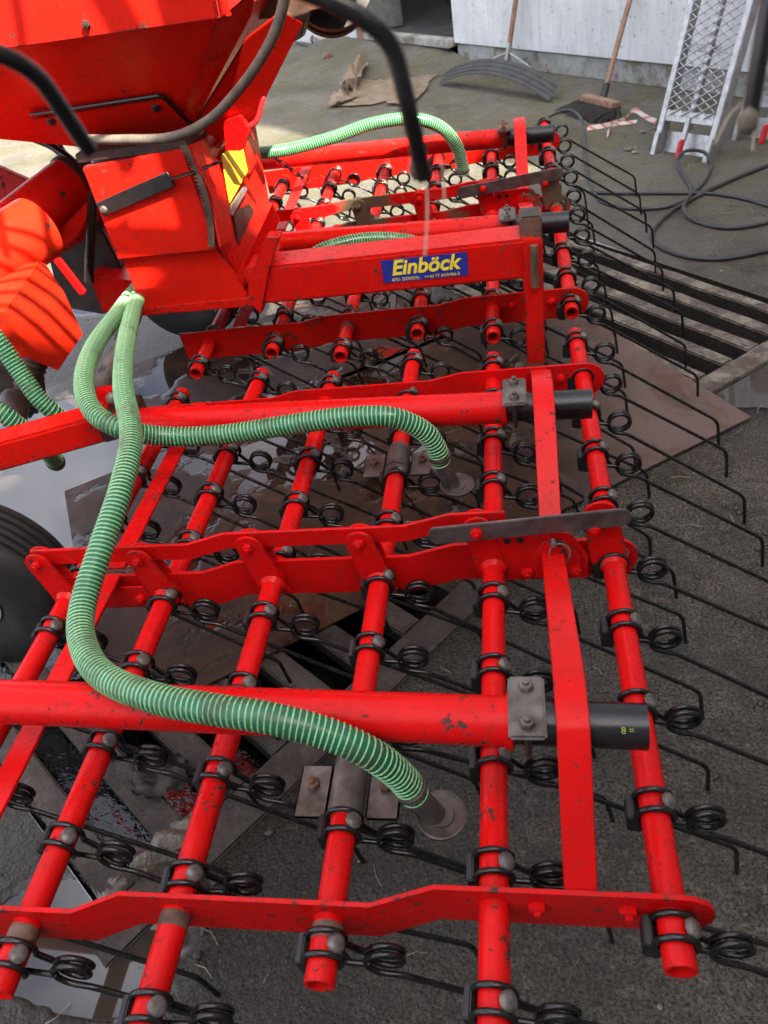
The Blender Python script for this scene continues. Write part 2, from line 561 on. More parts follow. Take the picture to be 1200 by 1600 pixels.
def slat_mat(name, a, b, moss):
    k = Mat(name)
    n = k.noise(9, 6, 0.7)
    col = k.mix(k.ramp(n, 0.3, 0.7), a, b)
    col = k.mix(k.ramp(k.noise(10, 7, 0.72), 0.46, 0.60, 0, moss), col, (0.34, 0.31, 0.235))
    col = k.mix(k.ramp(k.noise(50, 5, 0.7), 0.52, 0.7, 0, 0.7), col, (0.022, 0.02, 0.016))
    col = k.mix(k.ramp(k.noise(7, 7, 0.75), 0.48, 0.66, 0, 0.5), col, (0.075, 0.036, 0.018))
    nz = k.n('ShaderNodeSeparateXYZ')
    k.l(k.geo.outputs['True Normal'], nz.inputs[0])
    col = k.mix(k.ramp(nz.outputs[2], 0.35, 0.75, 0.92, 0), col, (0.014, 0.013, 0.008))     # shade of the deep pit painted onto the side faces
    return k.out(col, k.ramp(k.noise(30, 4), 0.3, 0.7, 0.12, 0.6), 0, k.bump(k.noise(75, 7, 0.75), 1.0, 0.010), 0.28)
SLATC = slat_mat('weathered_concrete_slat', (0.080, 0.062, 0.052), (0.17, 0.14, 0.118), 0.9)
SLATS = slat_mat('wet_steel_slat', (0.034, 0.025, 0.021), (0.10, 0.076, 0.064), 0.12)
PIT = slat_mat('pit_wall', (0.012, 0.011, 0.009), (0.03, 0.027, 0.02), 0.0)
def water_mat():
    k = Mat('pit_water')
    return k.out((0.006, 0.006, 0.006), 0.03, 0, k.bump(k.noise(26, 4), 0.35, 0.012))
WATER = water_mat()
def wall_mat():
    k = Mat('white_painted_wall')
    col = k.mix(k.ramp(k.noise(3, 5), 0.3, 0.7), (0.54, 0.565, 0.57), (0.70, 0.72, 0.715))
    v = k.scaled((9, 9, 1.2))
    col = k.mix(k.ramp(k.noise(3, 6, 0.7, vec=v), 0.45, 0.7, 0, 0.6), col, (0.42, 0.44, 0.44))
    col = k.mix(k.ramp(k.noise(38, 5, 0.7), 0.61, 0.66, 0, 0.75), col, (0.16, 0.15, 0.14))
    return k.out(col, 0.7, 0, k.bump(k.noise(25, 6, 0.7), 0.3, 0.006))
WALLW = wall_mat()
def plinth_mat():
    k = Mat('mossy_plinth')
    x, y, z = k.xyz()
    col = k.mix(k.ramp(k.noise(7, 6, 0.7), 0.35, 0.65), (0.24, 0.24, 0.22), (0.38, 0.39, 0.37))
    col = k.mix(k.ramp(k.noise(6, 6, 0.7), 0.50, 0.6, 0, 0.75), col, (0.10, 0.10, 0.04))
    col = k.mix(k.ramp(k.noise(11, 5, 0.7), 0.6, 0.66, 0, 0.75), col, (0.22, 0.06, 0.05))
    return k.out(col, 0.85, 0, k.bump(k.noise(30, 6, 0.7), 0.6, 0.01))
PLINTH = plinth_mat()
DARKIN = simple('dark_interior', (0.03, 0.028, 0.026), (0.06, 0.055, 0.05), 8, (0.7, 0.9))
RENDERW = simple('yard_building_render', (0.20, 0.19, 0.175), (0.30, 0.29, 0.27), 2, (0.8, 0.95))
ROOF = simple('grey_roofing', (0.09, 0.085, 0.08), (0.15, 0.14, 0.135), 4, (0.7, 0.9))
def tape_mat():
    k = Mat('red_white_tape')
    v = k.n('ShaderNodeTexWave', wave_type='BANDS', bands_direction='DIAGONAL')
    k.l(k.pos, v.inputs[0])
    v.inputs['Scale'].default_value = 9
    return k.out(k.mix(k.ramp(v.outputs['Fac'], 0.72, 0.8), (0.55, 0.50, 0.46), (0.50, 0.16, 0.10)), 0.5)
TAPE = tape_mat()

def struct(o):
    o['kind'] = 'structure'
    return o

# ------------------------------------------------------------------ ground, pits, slats, sheets
def flat(pts, z):
    bm = bmesh.new()
    bm.faces.new([bm.verts.new((p[0], p[1], z)) for p in pts])
    return bm
RU, RV, RE = V((0.777, 0.629, 0)), V((-0.629, 0.777, 0)), V((0.530, 1.956, 0))        # right drain axes
LU = V((math.cos(R(52)), math.sin(R(52)), 0))
LV = V((-LU.y, LU.x, 0))
LE = V((-0.297, 0.917, 0))
def rp(u, v, z=0):
    p = RE + RU * u + RV * v
    return V((p.x, p.y, z))
def lp(u, v, z=0):
    p = LE + LU * u + LV * v
    return V((p.x, p.y, z))
RHOLE = [rp(-0.02, 0.05), rp(0.56, 0.05), rp(0.56, 1.35), rp(-0.02, 1.35)]
LHOLE = [lp(-0.62, 0.07), lp(0.30, 0.07), lp(0.30, 0.80), lp(-0.25, 0.80), lp(-0.25, 1.30), lp(-0.62, 1.30)]
outer = [V((-90, -60, 0)), V((90, -60, 0)), V((90, 120, 0)), V((-90, 120, 0))]
bm = bmesh.new()
allp = outer + RHOLE + LHOLE
vs = [bm.verts.new(p) for p in allp]
for t in tessellate_polygon([outer, RHOLE, LHOLE]):
    try:
        bm.faces.new([vs[i] for i in t])
    except ValueError:
        pass
bmesh.ops.recalc_face_normals(bm, faces=bm.faces)
g = mesh('ground', bm, GROUND, smooth=False)
if g.data.polygons[0].normal.z < 0:
    g.data.flip_normals()
struct(g)

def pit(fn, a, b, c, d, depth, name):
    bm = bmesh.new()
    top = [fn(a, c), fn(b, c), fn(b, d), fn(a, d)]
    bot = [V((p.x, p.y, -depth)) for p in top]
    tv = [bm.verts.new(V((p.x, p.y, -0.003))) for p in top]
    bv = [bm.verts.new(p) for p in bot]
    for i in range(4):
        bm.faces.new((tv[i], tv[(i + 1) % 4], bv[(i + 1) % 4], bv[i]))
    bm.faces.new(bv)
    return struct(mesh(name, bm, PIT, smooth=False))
def rough_bar(p0, p1, side, w, h, ztop, seed, jit=0.003, n=10):
    """a slat between two points, edges a little uneven"""
    rnd = random.Random(seed)
    bm = bmesh.new()
    rows = []
    p0, p1 = V(p0), V(p1)
    for i in range(n + 1):
        p = p0.lerp(p1, i / n)
        q = []
        for s, zz in ((-1, ztop - h), (1, ztop - h), (1, ztop), (-1, ztop)):
            q.append(bm.verts.new(p + side * (s * w / 2 + rnd.uniform(-jit, jit)) + V((0, 0, zz + rnd.uniform(-jit, jit) * 0.5))))
        rows.append(q)
    for a, b in zip(rows, rows[1:]):
        for k in range(4):
            bm.faces.new((a[k], a[(k + 1) % 4], b[(k + 1) % 4], b[k]))
    bm.faces.new(rows[0])
    bm.faces.new(rows[-1])
    bmesh.ops.recalc_face_normals(bm, faces=bm.faces)
    sharp = [e for e in bm.edges if e.calc_face_angle(0) > 0.9]
    bmesh.ops.bevel(bm, geom=sharp, offset=0.004, segments=2, affect='EDGES')
    return bm
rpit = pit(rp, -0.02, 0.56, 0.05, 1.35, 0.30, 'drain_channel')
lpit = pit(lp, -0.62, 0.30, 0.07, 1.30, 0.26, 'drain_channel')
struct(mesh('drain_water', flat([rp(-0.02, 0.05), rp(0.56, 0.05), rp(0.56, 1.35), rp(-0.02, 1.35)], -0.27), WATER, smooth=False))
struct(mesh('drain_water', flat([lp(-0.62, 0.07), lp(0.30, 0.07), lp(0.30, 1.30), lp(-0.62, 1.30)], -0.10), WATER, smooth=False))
gr = thing('drain_grate', 'mossy slatted drain cover of worn concrete bars right of the harrow', 'drain grate', rp(0.3, 0.6))
for i, u in enumerate((0.047, 0.162, 0.277, 0.392, 0.507)):
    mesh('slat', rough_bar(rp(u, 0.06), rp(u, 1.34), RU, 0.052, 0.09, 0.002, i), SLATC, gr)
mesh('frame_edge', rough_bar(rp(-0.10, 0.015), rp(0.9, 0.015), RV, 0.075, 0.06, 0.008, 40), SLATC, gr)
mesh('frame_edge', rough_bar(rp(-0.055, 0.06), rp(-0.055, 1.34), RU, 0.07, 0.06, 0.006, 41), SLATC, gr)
gl = thing('drain_grate', 'dark wet steel grating over the open pit under the near harrow section', 'drain grate', lp(-0.2, 0.4))
u = -0.58
i = 0
while u < 0.29:
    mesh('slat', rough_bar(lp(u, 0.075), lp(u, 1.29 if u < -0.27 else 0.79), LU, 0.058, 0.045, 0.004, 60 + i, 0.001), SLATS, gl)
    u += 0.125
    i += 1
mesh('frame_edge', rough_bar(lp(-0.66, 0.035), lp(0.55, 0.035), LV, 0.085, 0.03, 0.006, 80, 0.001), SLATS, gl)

SD = V((math.cos(R(33.6)), math.sin(R(33.6)), 0))      # edge direction of the steel sheets
SN = V((-0.49, 0.87, 0))
c0 = V((0.61, 1.80, 0))
def sheet(a, b, d0, d1, z, label, skew=0.0):
    pts = [c0 + SD * a + SN * d0, c0 + SD * b + SN * d0, c0 + SD * (b + skew) + SN * d1, c0 + SD * (a + skew) + SN * d1]
    o = mesh('steel_sheet', prism([V((p.x, p.y, z)) for p in pts], (0, 0, 0.005), 0.001), SHEET)
    return tag(o, label, 'steel sheet', 'steel sheets laid on the yard')
sheet(-0.92, 0.0, 0, 0.98, 0.0085, 'rusty brown steel sheet with its bare corner jutting out beside the drain grate')
sheet(-1.78, -0.925, 0.0, 0.952, 0.0085, 'wet brown steel sheet lying under the near harrow section beside the open pit')
sheet(-1.50, -0.45, 0.956, 1.6, 0.0085, 'wet dark steel sheet lying under the seed box and the far harrow section')

# puddle-side mud lump and a rag in the pit
def rag(pts_c, r, seed, name, label, cat, mat, flatz=0.4):
    rnd = random.Random(seed)
    bm = bmesh.new()
    n = 14
    grid = []
    for i in range(n):
        row = []
        for j in range(n):
            a, b = (i / (n - 1) - 0.5) * 2, (j / (n - 1) - 0.5) * 2
            k = 1 - 0.25 * abs(a * b)
            z = (math.sin(a * 7 + b * 3) * 0.3 + math.sin(b * 9 - a * 4) * 0.25 + rnd.uniform(-.15, .15)) * r * flatz
            row.append(bm.verts.new(V(pts_c) + V((a * r * k + rnd.uniform(-.1, .1) * r, b * r * 0.75 * k + rnd.uniform(-.1, .1) * r, z + r * flatz * 0.4))))
        grid.append(row)
    for i in range(n - 1):
        for j in range(n - 1):
            bm.faces.new((grid[i][j], grid[i + 1][j], grid[i + 1][j + 1], grid[i][j + 1]))
    bmesh.ops.solidify(bm, geom=bm.faces[:], thickness=0.003)
    return tag(mesh(name, bm, mat, ang=80), label, cat)
RAGM = simple('wet_grey_rag', (0.06, 0.052, 0.045), (0.17, 0.15, 0.13), 14, (0.4, 0.7))
rag(az(252, 1215, 0.01), 0.062, 3, 'rag', 'crumpled wet grey rag lying on the bars of the pit grating', 'rag', RAGM)

mud_m = simple('silty_mud', (0.045, 0.037, 0.028), (0.16, 0.135, 0.105), 26, (0.15, 0.6), 0, 0.9, 90, 0.006)
def mud_heap(name, label, a, b, wid, hgt, seed):
    rnd = random.Random(seed)
    a, b = V(a), V(b)
    d = (b - a).normalized()
    sd_ = V((-d.y, d.x, 0))
    bm = bmesh.new()
    rows = []
    n, m_ = 34, 16
    for i in range(n + 1):
        f = i / n
        row = []
        for j in range(m_ + 1):
            g_ = j / m_ * 2 - 1
            prof_ = max(0, 1 - g_ * g_) * math.sin(math.pi * min(max(f, 0.0), 1.0)) ** 0.6
            ww = wid * (0.75 + 0.35 * math.sin(f * 9 + seed) + 0.12 * math.sin(f * 23))
            z = hgt * prof_ * (0.7 + 0.3 * math.sin(f * 31 + g_ * 5)) + rnd.uniform(0, 0.006) * prof_ - 0.004
            p = a.lerp(b, f) + sd_ * (g_ * ww + rnd.uniform(-.003, .003))
            row.append(bm.verts.new(V((p.x, p.y, max(z, -0.004)))))
        rows.append(row)
    for r0, r1 in zip(rows, rows[1:]):
        for j in range(m_):
            bm.faces.new((r0[j], r0[j + 1], r1[j + 1], r1[j]))
    return tag(mesh(name, bm, mud_m, ang=80), label, 'mud')
mud_heap('mud_heap', 'grey silty mud heaped along the near end of the pit grating', az(150, 1405, 0.01), az(330, 1262, 0.01), 0.042, 0.026, 2)
# small stones scattered on the yard
bm = bmesh.new()
STONE = simple('pale_gravel', (0.08, 0.07, 0.055), (0.26, 0.23, 0.18), 40, (0.6, 0.9))
rnd = random.Random(11)
sm = bmesh.new()
for i in range(900):
    x, y = rnd.uniform(-1.2, 1.4), 0.2 + rnd.random() ** 1.3 * 6
    p = V((x, y, 0))
    q = p - RE
    if -0.1 < q.dot(RU) < 0.6 and -0.05 < q.dot(RV) < 1.4:
        continue
    q = p - LE
    if -0.7 < q.dot(LU) < 0.6 and -0.03 < q.dot(LV) < 1.35:
        continue
    if x < 0.5 and 0.7 < y < 3.0 and rnd.random() < 0.85:
        continue
    s = rnd.choice((0.001, 0.0012, 0.0016, 0.002, 0.0032)) * rnd.uniform(0.7, 1.4) * (1 + y * 0.2)
    M = Matrix.Translation((x, y, s * 0.3)) @ Matrix.Rotation(rnd.random() * 6, 4, 'Z') @ Matrix.Diagonal((s * rnd.uniform(0.8, 1.6), s, s * 0.6, 1))
    bmesh.ops.create_icosphere(sm, subdivisions=1, radius=1, matrix=M)
o = mesh('gravel', sm, STONE, smooth=False)
o['kind'] = 'stuff'
tag(o, 'small pale stones scattered over the dark yard surface', 'gravel')

def clear_of_drains(p):
    q = p - RE
    if -0.1 < q.dot(RU) < 0.6 and -0.05 < q.dot(RV) < 1.4:
        return False
    q = p - LE
    return not (-0.7 < q.dot(LU) < 0.6 and -0.03 < q.dot(LV) < 1.35)
STRAWG = simple('yard_straw', (0.16, 0.13, 0.08), (0.40, 0.34, 0.22), 60, (0.6, 0.85))
rnd = random.Random(21)
bm = bmesh.new()
for i in range(420):
    p = V((rnd.uniform(-0.9, 1.3), 0.25 + rnd.random() ** 1.2 * 5.5, 0.004))
    if not clear_of_drains(p):
        continue
    a = rnd.uniform(0, 6.28)
    L_ = rnd.uniform(0.005, 0.022) * (1 + p.y * 0.15)
    d = V((math.cos(a), math.sin(a), 0)) * L_
    b = V((-d.y, d.x, 0)) * rnd.uniform(-0.3, 0.3)
    tube(bm, [p - d, p + b + V((0, 0, 0.003)), p + d], 0.0006 * (1 + p.y * 0.3), 3, False)
o = mesh('straw_litter', bm, STRAWG, smooth=False)
o['kind'] = 'stuff'
tag(o, 'bits of straw and chaff littering the yard surface', 'straw')
MUDM = simple('wet_mud', (0.018, 0.015, 0.012), (0.06, 0.05, 0.04), 60, (0.25, 0.6))
bm = bmesh.new()
for i in range(260):
    cl = rnd.choice(((0.62, 1.38, 0.10), (0.42, 0.62, 0.10), (0.75, 0.95, 0.22), (0.3, 0.9, 0.2), (-0.62, 0.60, 0.10), (-0.9, 2.45, 0.22)))
    p = V((rnd.gauss(cl[0], cl[2]), rnd.gauss(cl[1], cl[2]), 0))
    if not clear_of_drains(p):
        continue
    s_ = rnd.uniform(0.002, 0.008)
    M = Matrix.Translation((p.x, p.y, s_ * 0.2)) @ Matrix.Rotation(rnd.random() * 6, 4, 'Z') @ Matrix.Diagonal((s_ * rnd.uniform(0.8, 1.7), s_, s_ * 0.55, 1))
    r_ = bmesh.ops.create_icosphere(bm, subdivisions=2, radius=1, matrix=M)
    for v in r_['verts']:
        v.co += V((rnd.uniform(-1, 1), rnd.uniform(-1, 1), rnd.uniform(-1, 1))) * s_ * 0.18
o = mesh('mud_crumbs', bm, MUDM, ang=70)
o['kind'] = 'stuff'
tag(o, 'dark wet mud crumbs clustered on the ground around the tines', 'mud')

# ------------------------------------------------------------------ background building
WD = V((0.628, -0.778, 0)).normalized()                   # along the wall, to the right
WN = V((-0.778, -0.628, 0)).normalized()                  # out of the wall, towards the camera
W0 = az(712, 97)                                          # left end of the white wall at the ground
W0.z = 0
def wp(s, out, z):
    return W0 + WD * s + WN * out + V((0, 0, z))
bld = thing('workshop_building', 'white painted workshop wall with mossy plinth and dark doorway', 'building', W0)
mesh('wall', prism([wp(0, 0, 0.13), wp(9, 0, 0.13), wp(9, 0, 8.5), wp(0, 0, 8.5)], WN * -0.22, 0.004), WALLW, bld)
mesh('plinth', prism([wp(0.012, -0.02, 0), wp(9, -0.02, 0), wp(9, -0.02, 0.122), wp(0.012, -0.02, 0.122)], WN * -0.2, 0.004), PLINTH, bld)
mesh('doorway_lintel', prism([wp(-1.25, -0.01, 2.4), wp(-0.002, -0.01, 2.4), wp(-0.002, -0.01, 8.5), wp(-1.25, -0.01, 8.5)], WN * -0.2, 0.003), WALLW, bld)
mesh('door_jamb', prism([wp(-1.42, 0.03, 0.0), wp(-1.27, 0.03, 0.0), wp(-1.27, 0.03, 2.5), wp(-1.42, 0.03, 2.5)], WN * -0.2, 0.004), WOOD, bld)
mesh('door_leaf', prism([wp(-1.262, 0.02, 0.16), wp(-1.05, -0.24, 0.16), wp(-1.05, -0.24, 2.4), wp(-1.262, 0.02, 2.4)], WN * 0.04, 0.003), GREYPL, bld)
mesh('wall', prism([wp(-9, 0, 0.0), wp(-1.43, 0, 0.0), wp(-1.43, 0, 4), wp(-9, 0, 4)], WN * -0.22, 0.004), WALLW, bld)
mesh('door_sill', prism([wp(-1.26, 0.05, 0.10), wp(-0.01, 0.05, 0.10), wp(-0.01, 0.05, 0.155), wp(-1.26, 0.05, 0.155)], WN * -0.10, 0.006), PLINTH, bld)
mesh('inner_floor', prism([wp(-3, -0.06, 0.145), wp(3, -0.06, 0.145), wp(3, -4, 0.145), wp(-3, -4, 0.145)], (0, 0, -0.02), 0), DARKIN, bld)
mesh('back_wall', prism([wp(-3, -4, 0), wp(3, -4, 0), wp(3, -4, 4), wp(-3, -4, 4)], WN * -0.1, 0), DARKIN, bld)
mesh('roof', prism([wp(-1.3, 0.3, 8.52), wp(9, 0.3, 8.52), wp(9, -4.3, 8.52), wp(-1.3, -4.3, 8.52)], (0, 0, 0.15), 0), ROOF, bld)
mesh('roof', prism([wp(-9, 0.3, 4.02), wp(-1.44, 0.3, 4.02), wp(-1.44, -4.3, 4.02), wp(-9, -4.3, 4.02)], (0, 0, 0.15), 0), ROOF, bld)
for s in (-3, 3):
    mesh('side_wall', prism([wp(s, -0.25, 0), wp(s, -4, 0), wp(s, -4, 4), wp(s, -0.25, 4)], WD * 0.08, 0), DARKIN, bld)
# sloping doorstep
stepm = bmesh.new()
n = 12
g_ = []
rnd = random.Random(5)
for i in range(n + 1):
    row = []
    for j in range(7):
        s = -1.9 + 1.88 * i / n + (0.27 if i == n else 0)
        o_ = -0.015 + 0.80 * j / 6
        z = 0.096 * (1 - j / 6) ** 0.8 + rnd.uniform(-.006, .006)
        row.append(stepm.verts.new(wp(s, o_ + rnd.uniform(-.01, .01), (-0.02 if j == 6 else 0.004 if i == n else max(z, 0.004)))))
    g_.append(row)
for i in range(n):
    for j in range(6):
        stepm.faces.new((g_[i][j], g_[i + 1][j], g_[i + 1][j + 1], g_[i][j + 1]))
struct(mesh('doorstep', stepm, GROUND))
def tyre_bm(c, axis, ro, ri, wdt):
    h = wdt / 2
    prof = [(ri, -h * 0.75), (ri + (ro - ri) * 0.25, -h), (ro - 0.035, -h), (ro - 0.012, -h * 0.86), (ro, -h * 0.6)]
    for k in range(5):
        a = -h * 0.5 + k * h * 0.25
        prof += [(ro, a - h * 0.08), (ro - 0.008, a - h * 0.06), (ro - 0.008, a + h * 0.06), (ro, a + h * 0.08)]
    prof += [(ro, h * 0.6), (ro - 0.012, h * 0.86), (ro - 0.035, h), (ri + (ro - ri) * 0.25, h), (ri, h * 0.75)]
    bm = lathe(prof, c, axis, 48)
    return bm
def wheel(name, label, c, axis, ro, ri, wdt, group=None):
    t = thing(name, label, 'wheel', (c[0], c[1], 0), group)
    mesh('tyre', tyre_bm(c, axis, ro, ri, wdt), RUBBER, t)
    h = wdt / 2
    mesh('rim', lathe([(0, -h * 0.55), (ri * 0.35, -h * 0.55), (ri * 0.4, -h * 0.35), (ri * 0.86, -h * 0.35), (ri * 0.9, -h * 0.80), (ri * 1.03, -h * 0.85), (ri * 1.03, h * 0.85), (ri * 0.9, h * 0.8), (ri * 0.86, h * 0.4), (0, h * 0.4)], c, axis, 32), ALU, t)
    return t
ty = tag(mesh('tyre', lathe([(0.12, -0.07), (0.2, -0.09), (0.255, -0.08), (0.27, -0.04), (0.27, 0.04), (0.255, 0.08), (0.2, 0.09), (0.12, 0.07)], wp(-0.72, -0.75, 0.145 + 0.265), V((0.6, -0.8, 0)), 32), RUBBER), 'old black tyre standing inside the dark workshop doorway', 'tyre')

# buildings on the sun side of the yard, outside the picture; they shade the yard
E_ = V((0.6, 0.8, 0))
N_ = V((0.8, -0.6, 0))
A0 = V((2.58, 0.14, 0))
def bp(s, d, z):
    p = A0 + E_ * s + N_ * d
    return V((p.x, p.y, z))
b2 = thing('yard_building', 'rendered yard building standing along the right side outside the view', 'building', bp(0, 0, 0))
mesh('wall', prism([bp(-14, 0.35, 0), bp(12, 0.35, 0), bp(12, 4, 0), bp(-14, 4, 0)], (0, 0, 4.99), 0), RENDERW, b2)
mesh('roof', prism([bp(-14.3, 0, 5.0), bp(12.3, 0, 5.0), bp(12.3, 4.3, 5.0), bp(-14.3, 4.3, 5.0)], (0, 0, 0.13), 0), ROOF, b2)
b3 = thing('tall_building', 'tall rendered building rising behind the yard building outside the view', 'building', (4.9, 0.2, 0))
q0 = V((4.82, 0.26, 0))
mesh('wall', prism([q0, q0 + E_ * 16, q0 + E_ * 16 + N_ * 6, q0 + N_ * 6], (0, 0, 13), 0), RENDERW, b3)

# ------------------------------------------------------------------ the tine harrow sections
XT = [.146, -.056, -.255, -.453, -.651, -.849]
Y0 = [0.368, 0.284, 0.331, 0.2535, 0.299, 0.231]
TR = 0.0185
def tine_wire():
    """a spring tine at the origin (tube axis along y): clip loops, coil, long arm, bent tip"""
    wr = 0.0040
    rr = TR + wr + 0.0005
    pts = []
    for k in range(0, 15):                                # first loop over the tube
        a = R(-50 + (255) * k / 14)
        pts.append(V((rr * math.cos(a), -0.013, rr * math.sin(a))))
    pts.append(V((-rr * 0.9, 0.0, -rr * 0.75)))
    for k in range(0, 14):                                # second loop back
        a = R(205 - (250) * k / 13)
        pts.append(V((rr * math.cos(a), 0.013, rr * math.sin(a))))
    cx, cz, cr = 0.066, -0.033, 0.0225
    pts.append(V((0.034, 0.013, -0.040)))
    start = R(-90)
    turns = 2.5
    n = 40
    hel = []
    for k in range(n + 1):
        a = start + 2 * math.pi * 2.0 * k / n
        hel.append(V((cx + cr * math.cos(a), 0.013 - 0.019 * k / n, cz + cr * math.sin(a))))
    pts.append(V((0.050, 0.013, -0.0525)))
    pts += hel
    arm = rounded([hel[-1], V((0.085, -0.006, -0.060)), V((0.345, -0.006, -0.242)), V((0.356, -0.006, -0.323))], 0.018, 5)
    pts += arm[1:]
    path = []
    for p in pts:
        if not path or (p - path[-1]).length > 0.0015:
            path.append(p)
    return T_(path, wr, 7)
def to_mesh(bm, mat, name, ang=50):
    me = bpy.data.meshes.new(name)
    bmesh.ops.recalc_face_normals(bm, faces=bm.faces)
    for e in bm.edges:
        if len(e.link_faces) == 2 and e.calc_face_angle(0) > R(ang):
            e.smooth = False
    for f in bm.faces:
        f.smooth = True
    bm.to_mesh(me)
    bm.free()
    me.materials.append(mat)
    return me
ME_TINE = to_mesh(tine_wire(), BLACKWIRE, 'tine', 70)
ME_BOLT = to_mesh(domebolt((0.0185, 0, 0.0175), V((0.75, 0, 0.66)), 0.0115), BOLT, 'bolt')
hb = prism([(-.034, -.017, -.030), (-.018, -.017, -.034), (-.006, -.017, -.0225), (-.019, -.017, -.008), (-.026, -.017, 0.004), (-.034, -.017, 0.004)], (0, .034, 0), 0.0015)
ME_HOLD = to_mesh(hb, HOLDER, 'holder', 30)
ME_STUB = to_mesh(T_([(0.0, -0.004, -0.0255), (0.048, -0.004, -0.0335)], 0.0038, 8), BLACKWIRE, 'wire_end')

def plate_y(x, base, jog=0.024):
    """plan line of the jogged cross plates"""
    def ss(a, b, v):
        t = min(1, max(0, (v - a) / (b - a)))
        return t
    return base + jog * ss(-0.575, -0.520, x) + jog * ss(-0.200, -0.125, x)
def jog_plate(x0, x1, base, zlo, zhi, th, notch=True, rnd_end=True):
    """vertical plate along x, bent twice in plan, its right end rounded"""
    xs = [x0, -0.575, -0.52, -0.200, -0.125]
    xs = [x for x in xs if x0 <= x < x1 - 0.03]
    top = [(x, zhi) for x in xs]
    r = (zhi - zlo) / 2
    zc = (zhi + zlo) / 2
    ends = [(x1 - r + r * math.sin(a), zc + r * math.cos(a)) for a in [math.pi * k / 8 for k in range(9)]] if rnd_end else [(x1, zhi), (x1, zlo)]
    bot = [(x, zlo) for x in reversed(xs)]
    # built as a row of quads so that the bends stay flat
    bm = bmesh.new()
    cols = [((x, zlo), (x, zhi)) for x in xs]
    fr, bk = [], []
    def vv(x, z, s):
        return bm.verts.new((x, plate_y(x, base) + s * th / 2, z))
    for s, lst in ((-1, fr), (1, bk)):
        for (a, b) in cols:
            lst.append((vv(*a, s), vv(*b, s)))
    ef = [vv(x, z, -1) for x, z in ends]
    eb = [vv(x, z, 1) for x, z in ends]
    for lst, e in ((fr, ef), (bk, eb)):
        for a, b in zip(lst, lst[1:]):
            bm.faces.new((a[0], b[0], b[1], a[1]))
        bm.faces.new([lst[-1][0], lst[-1][1]] + e)
    n = len(cols)
    for i in range(n - 1):
        bm.faces.new((fr[i][1], fr[i + 1][1], bk[i + 1][1], bk[i][1]))
        bm.faces.new((fr[i][0], bk[i][0], bk[i + 1][0], fr[i + 1][0]))
    bm.faces.new((fr[0][0], fr[0][1], bk[0][1], bk[0][0]))
    chainf = [fr[-1][1]] + ef + [fr[-1][0]]
    chainb = [bk[-1][1]] + eb + [bk[-1][0]]
    for i in range(len(chainf) - 1):
        bm.faces.new((chainf[i], chainf[i + 1], chainb[i + 1], chainb[i]))
    return bm

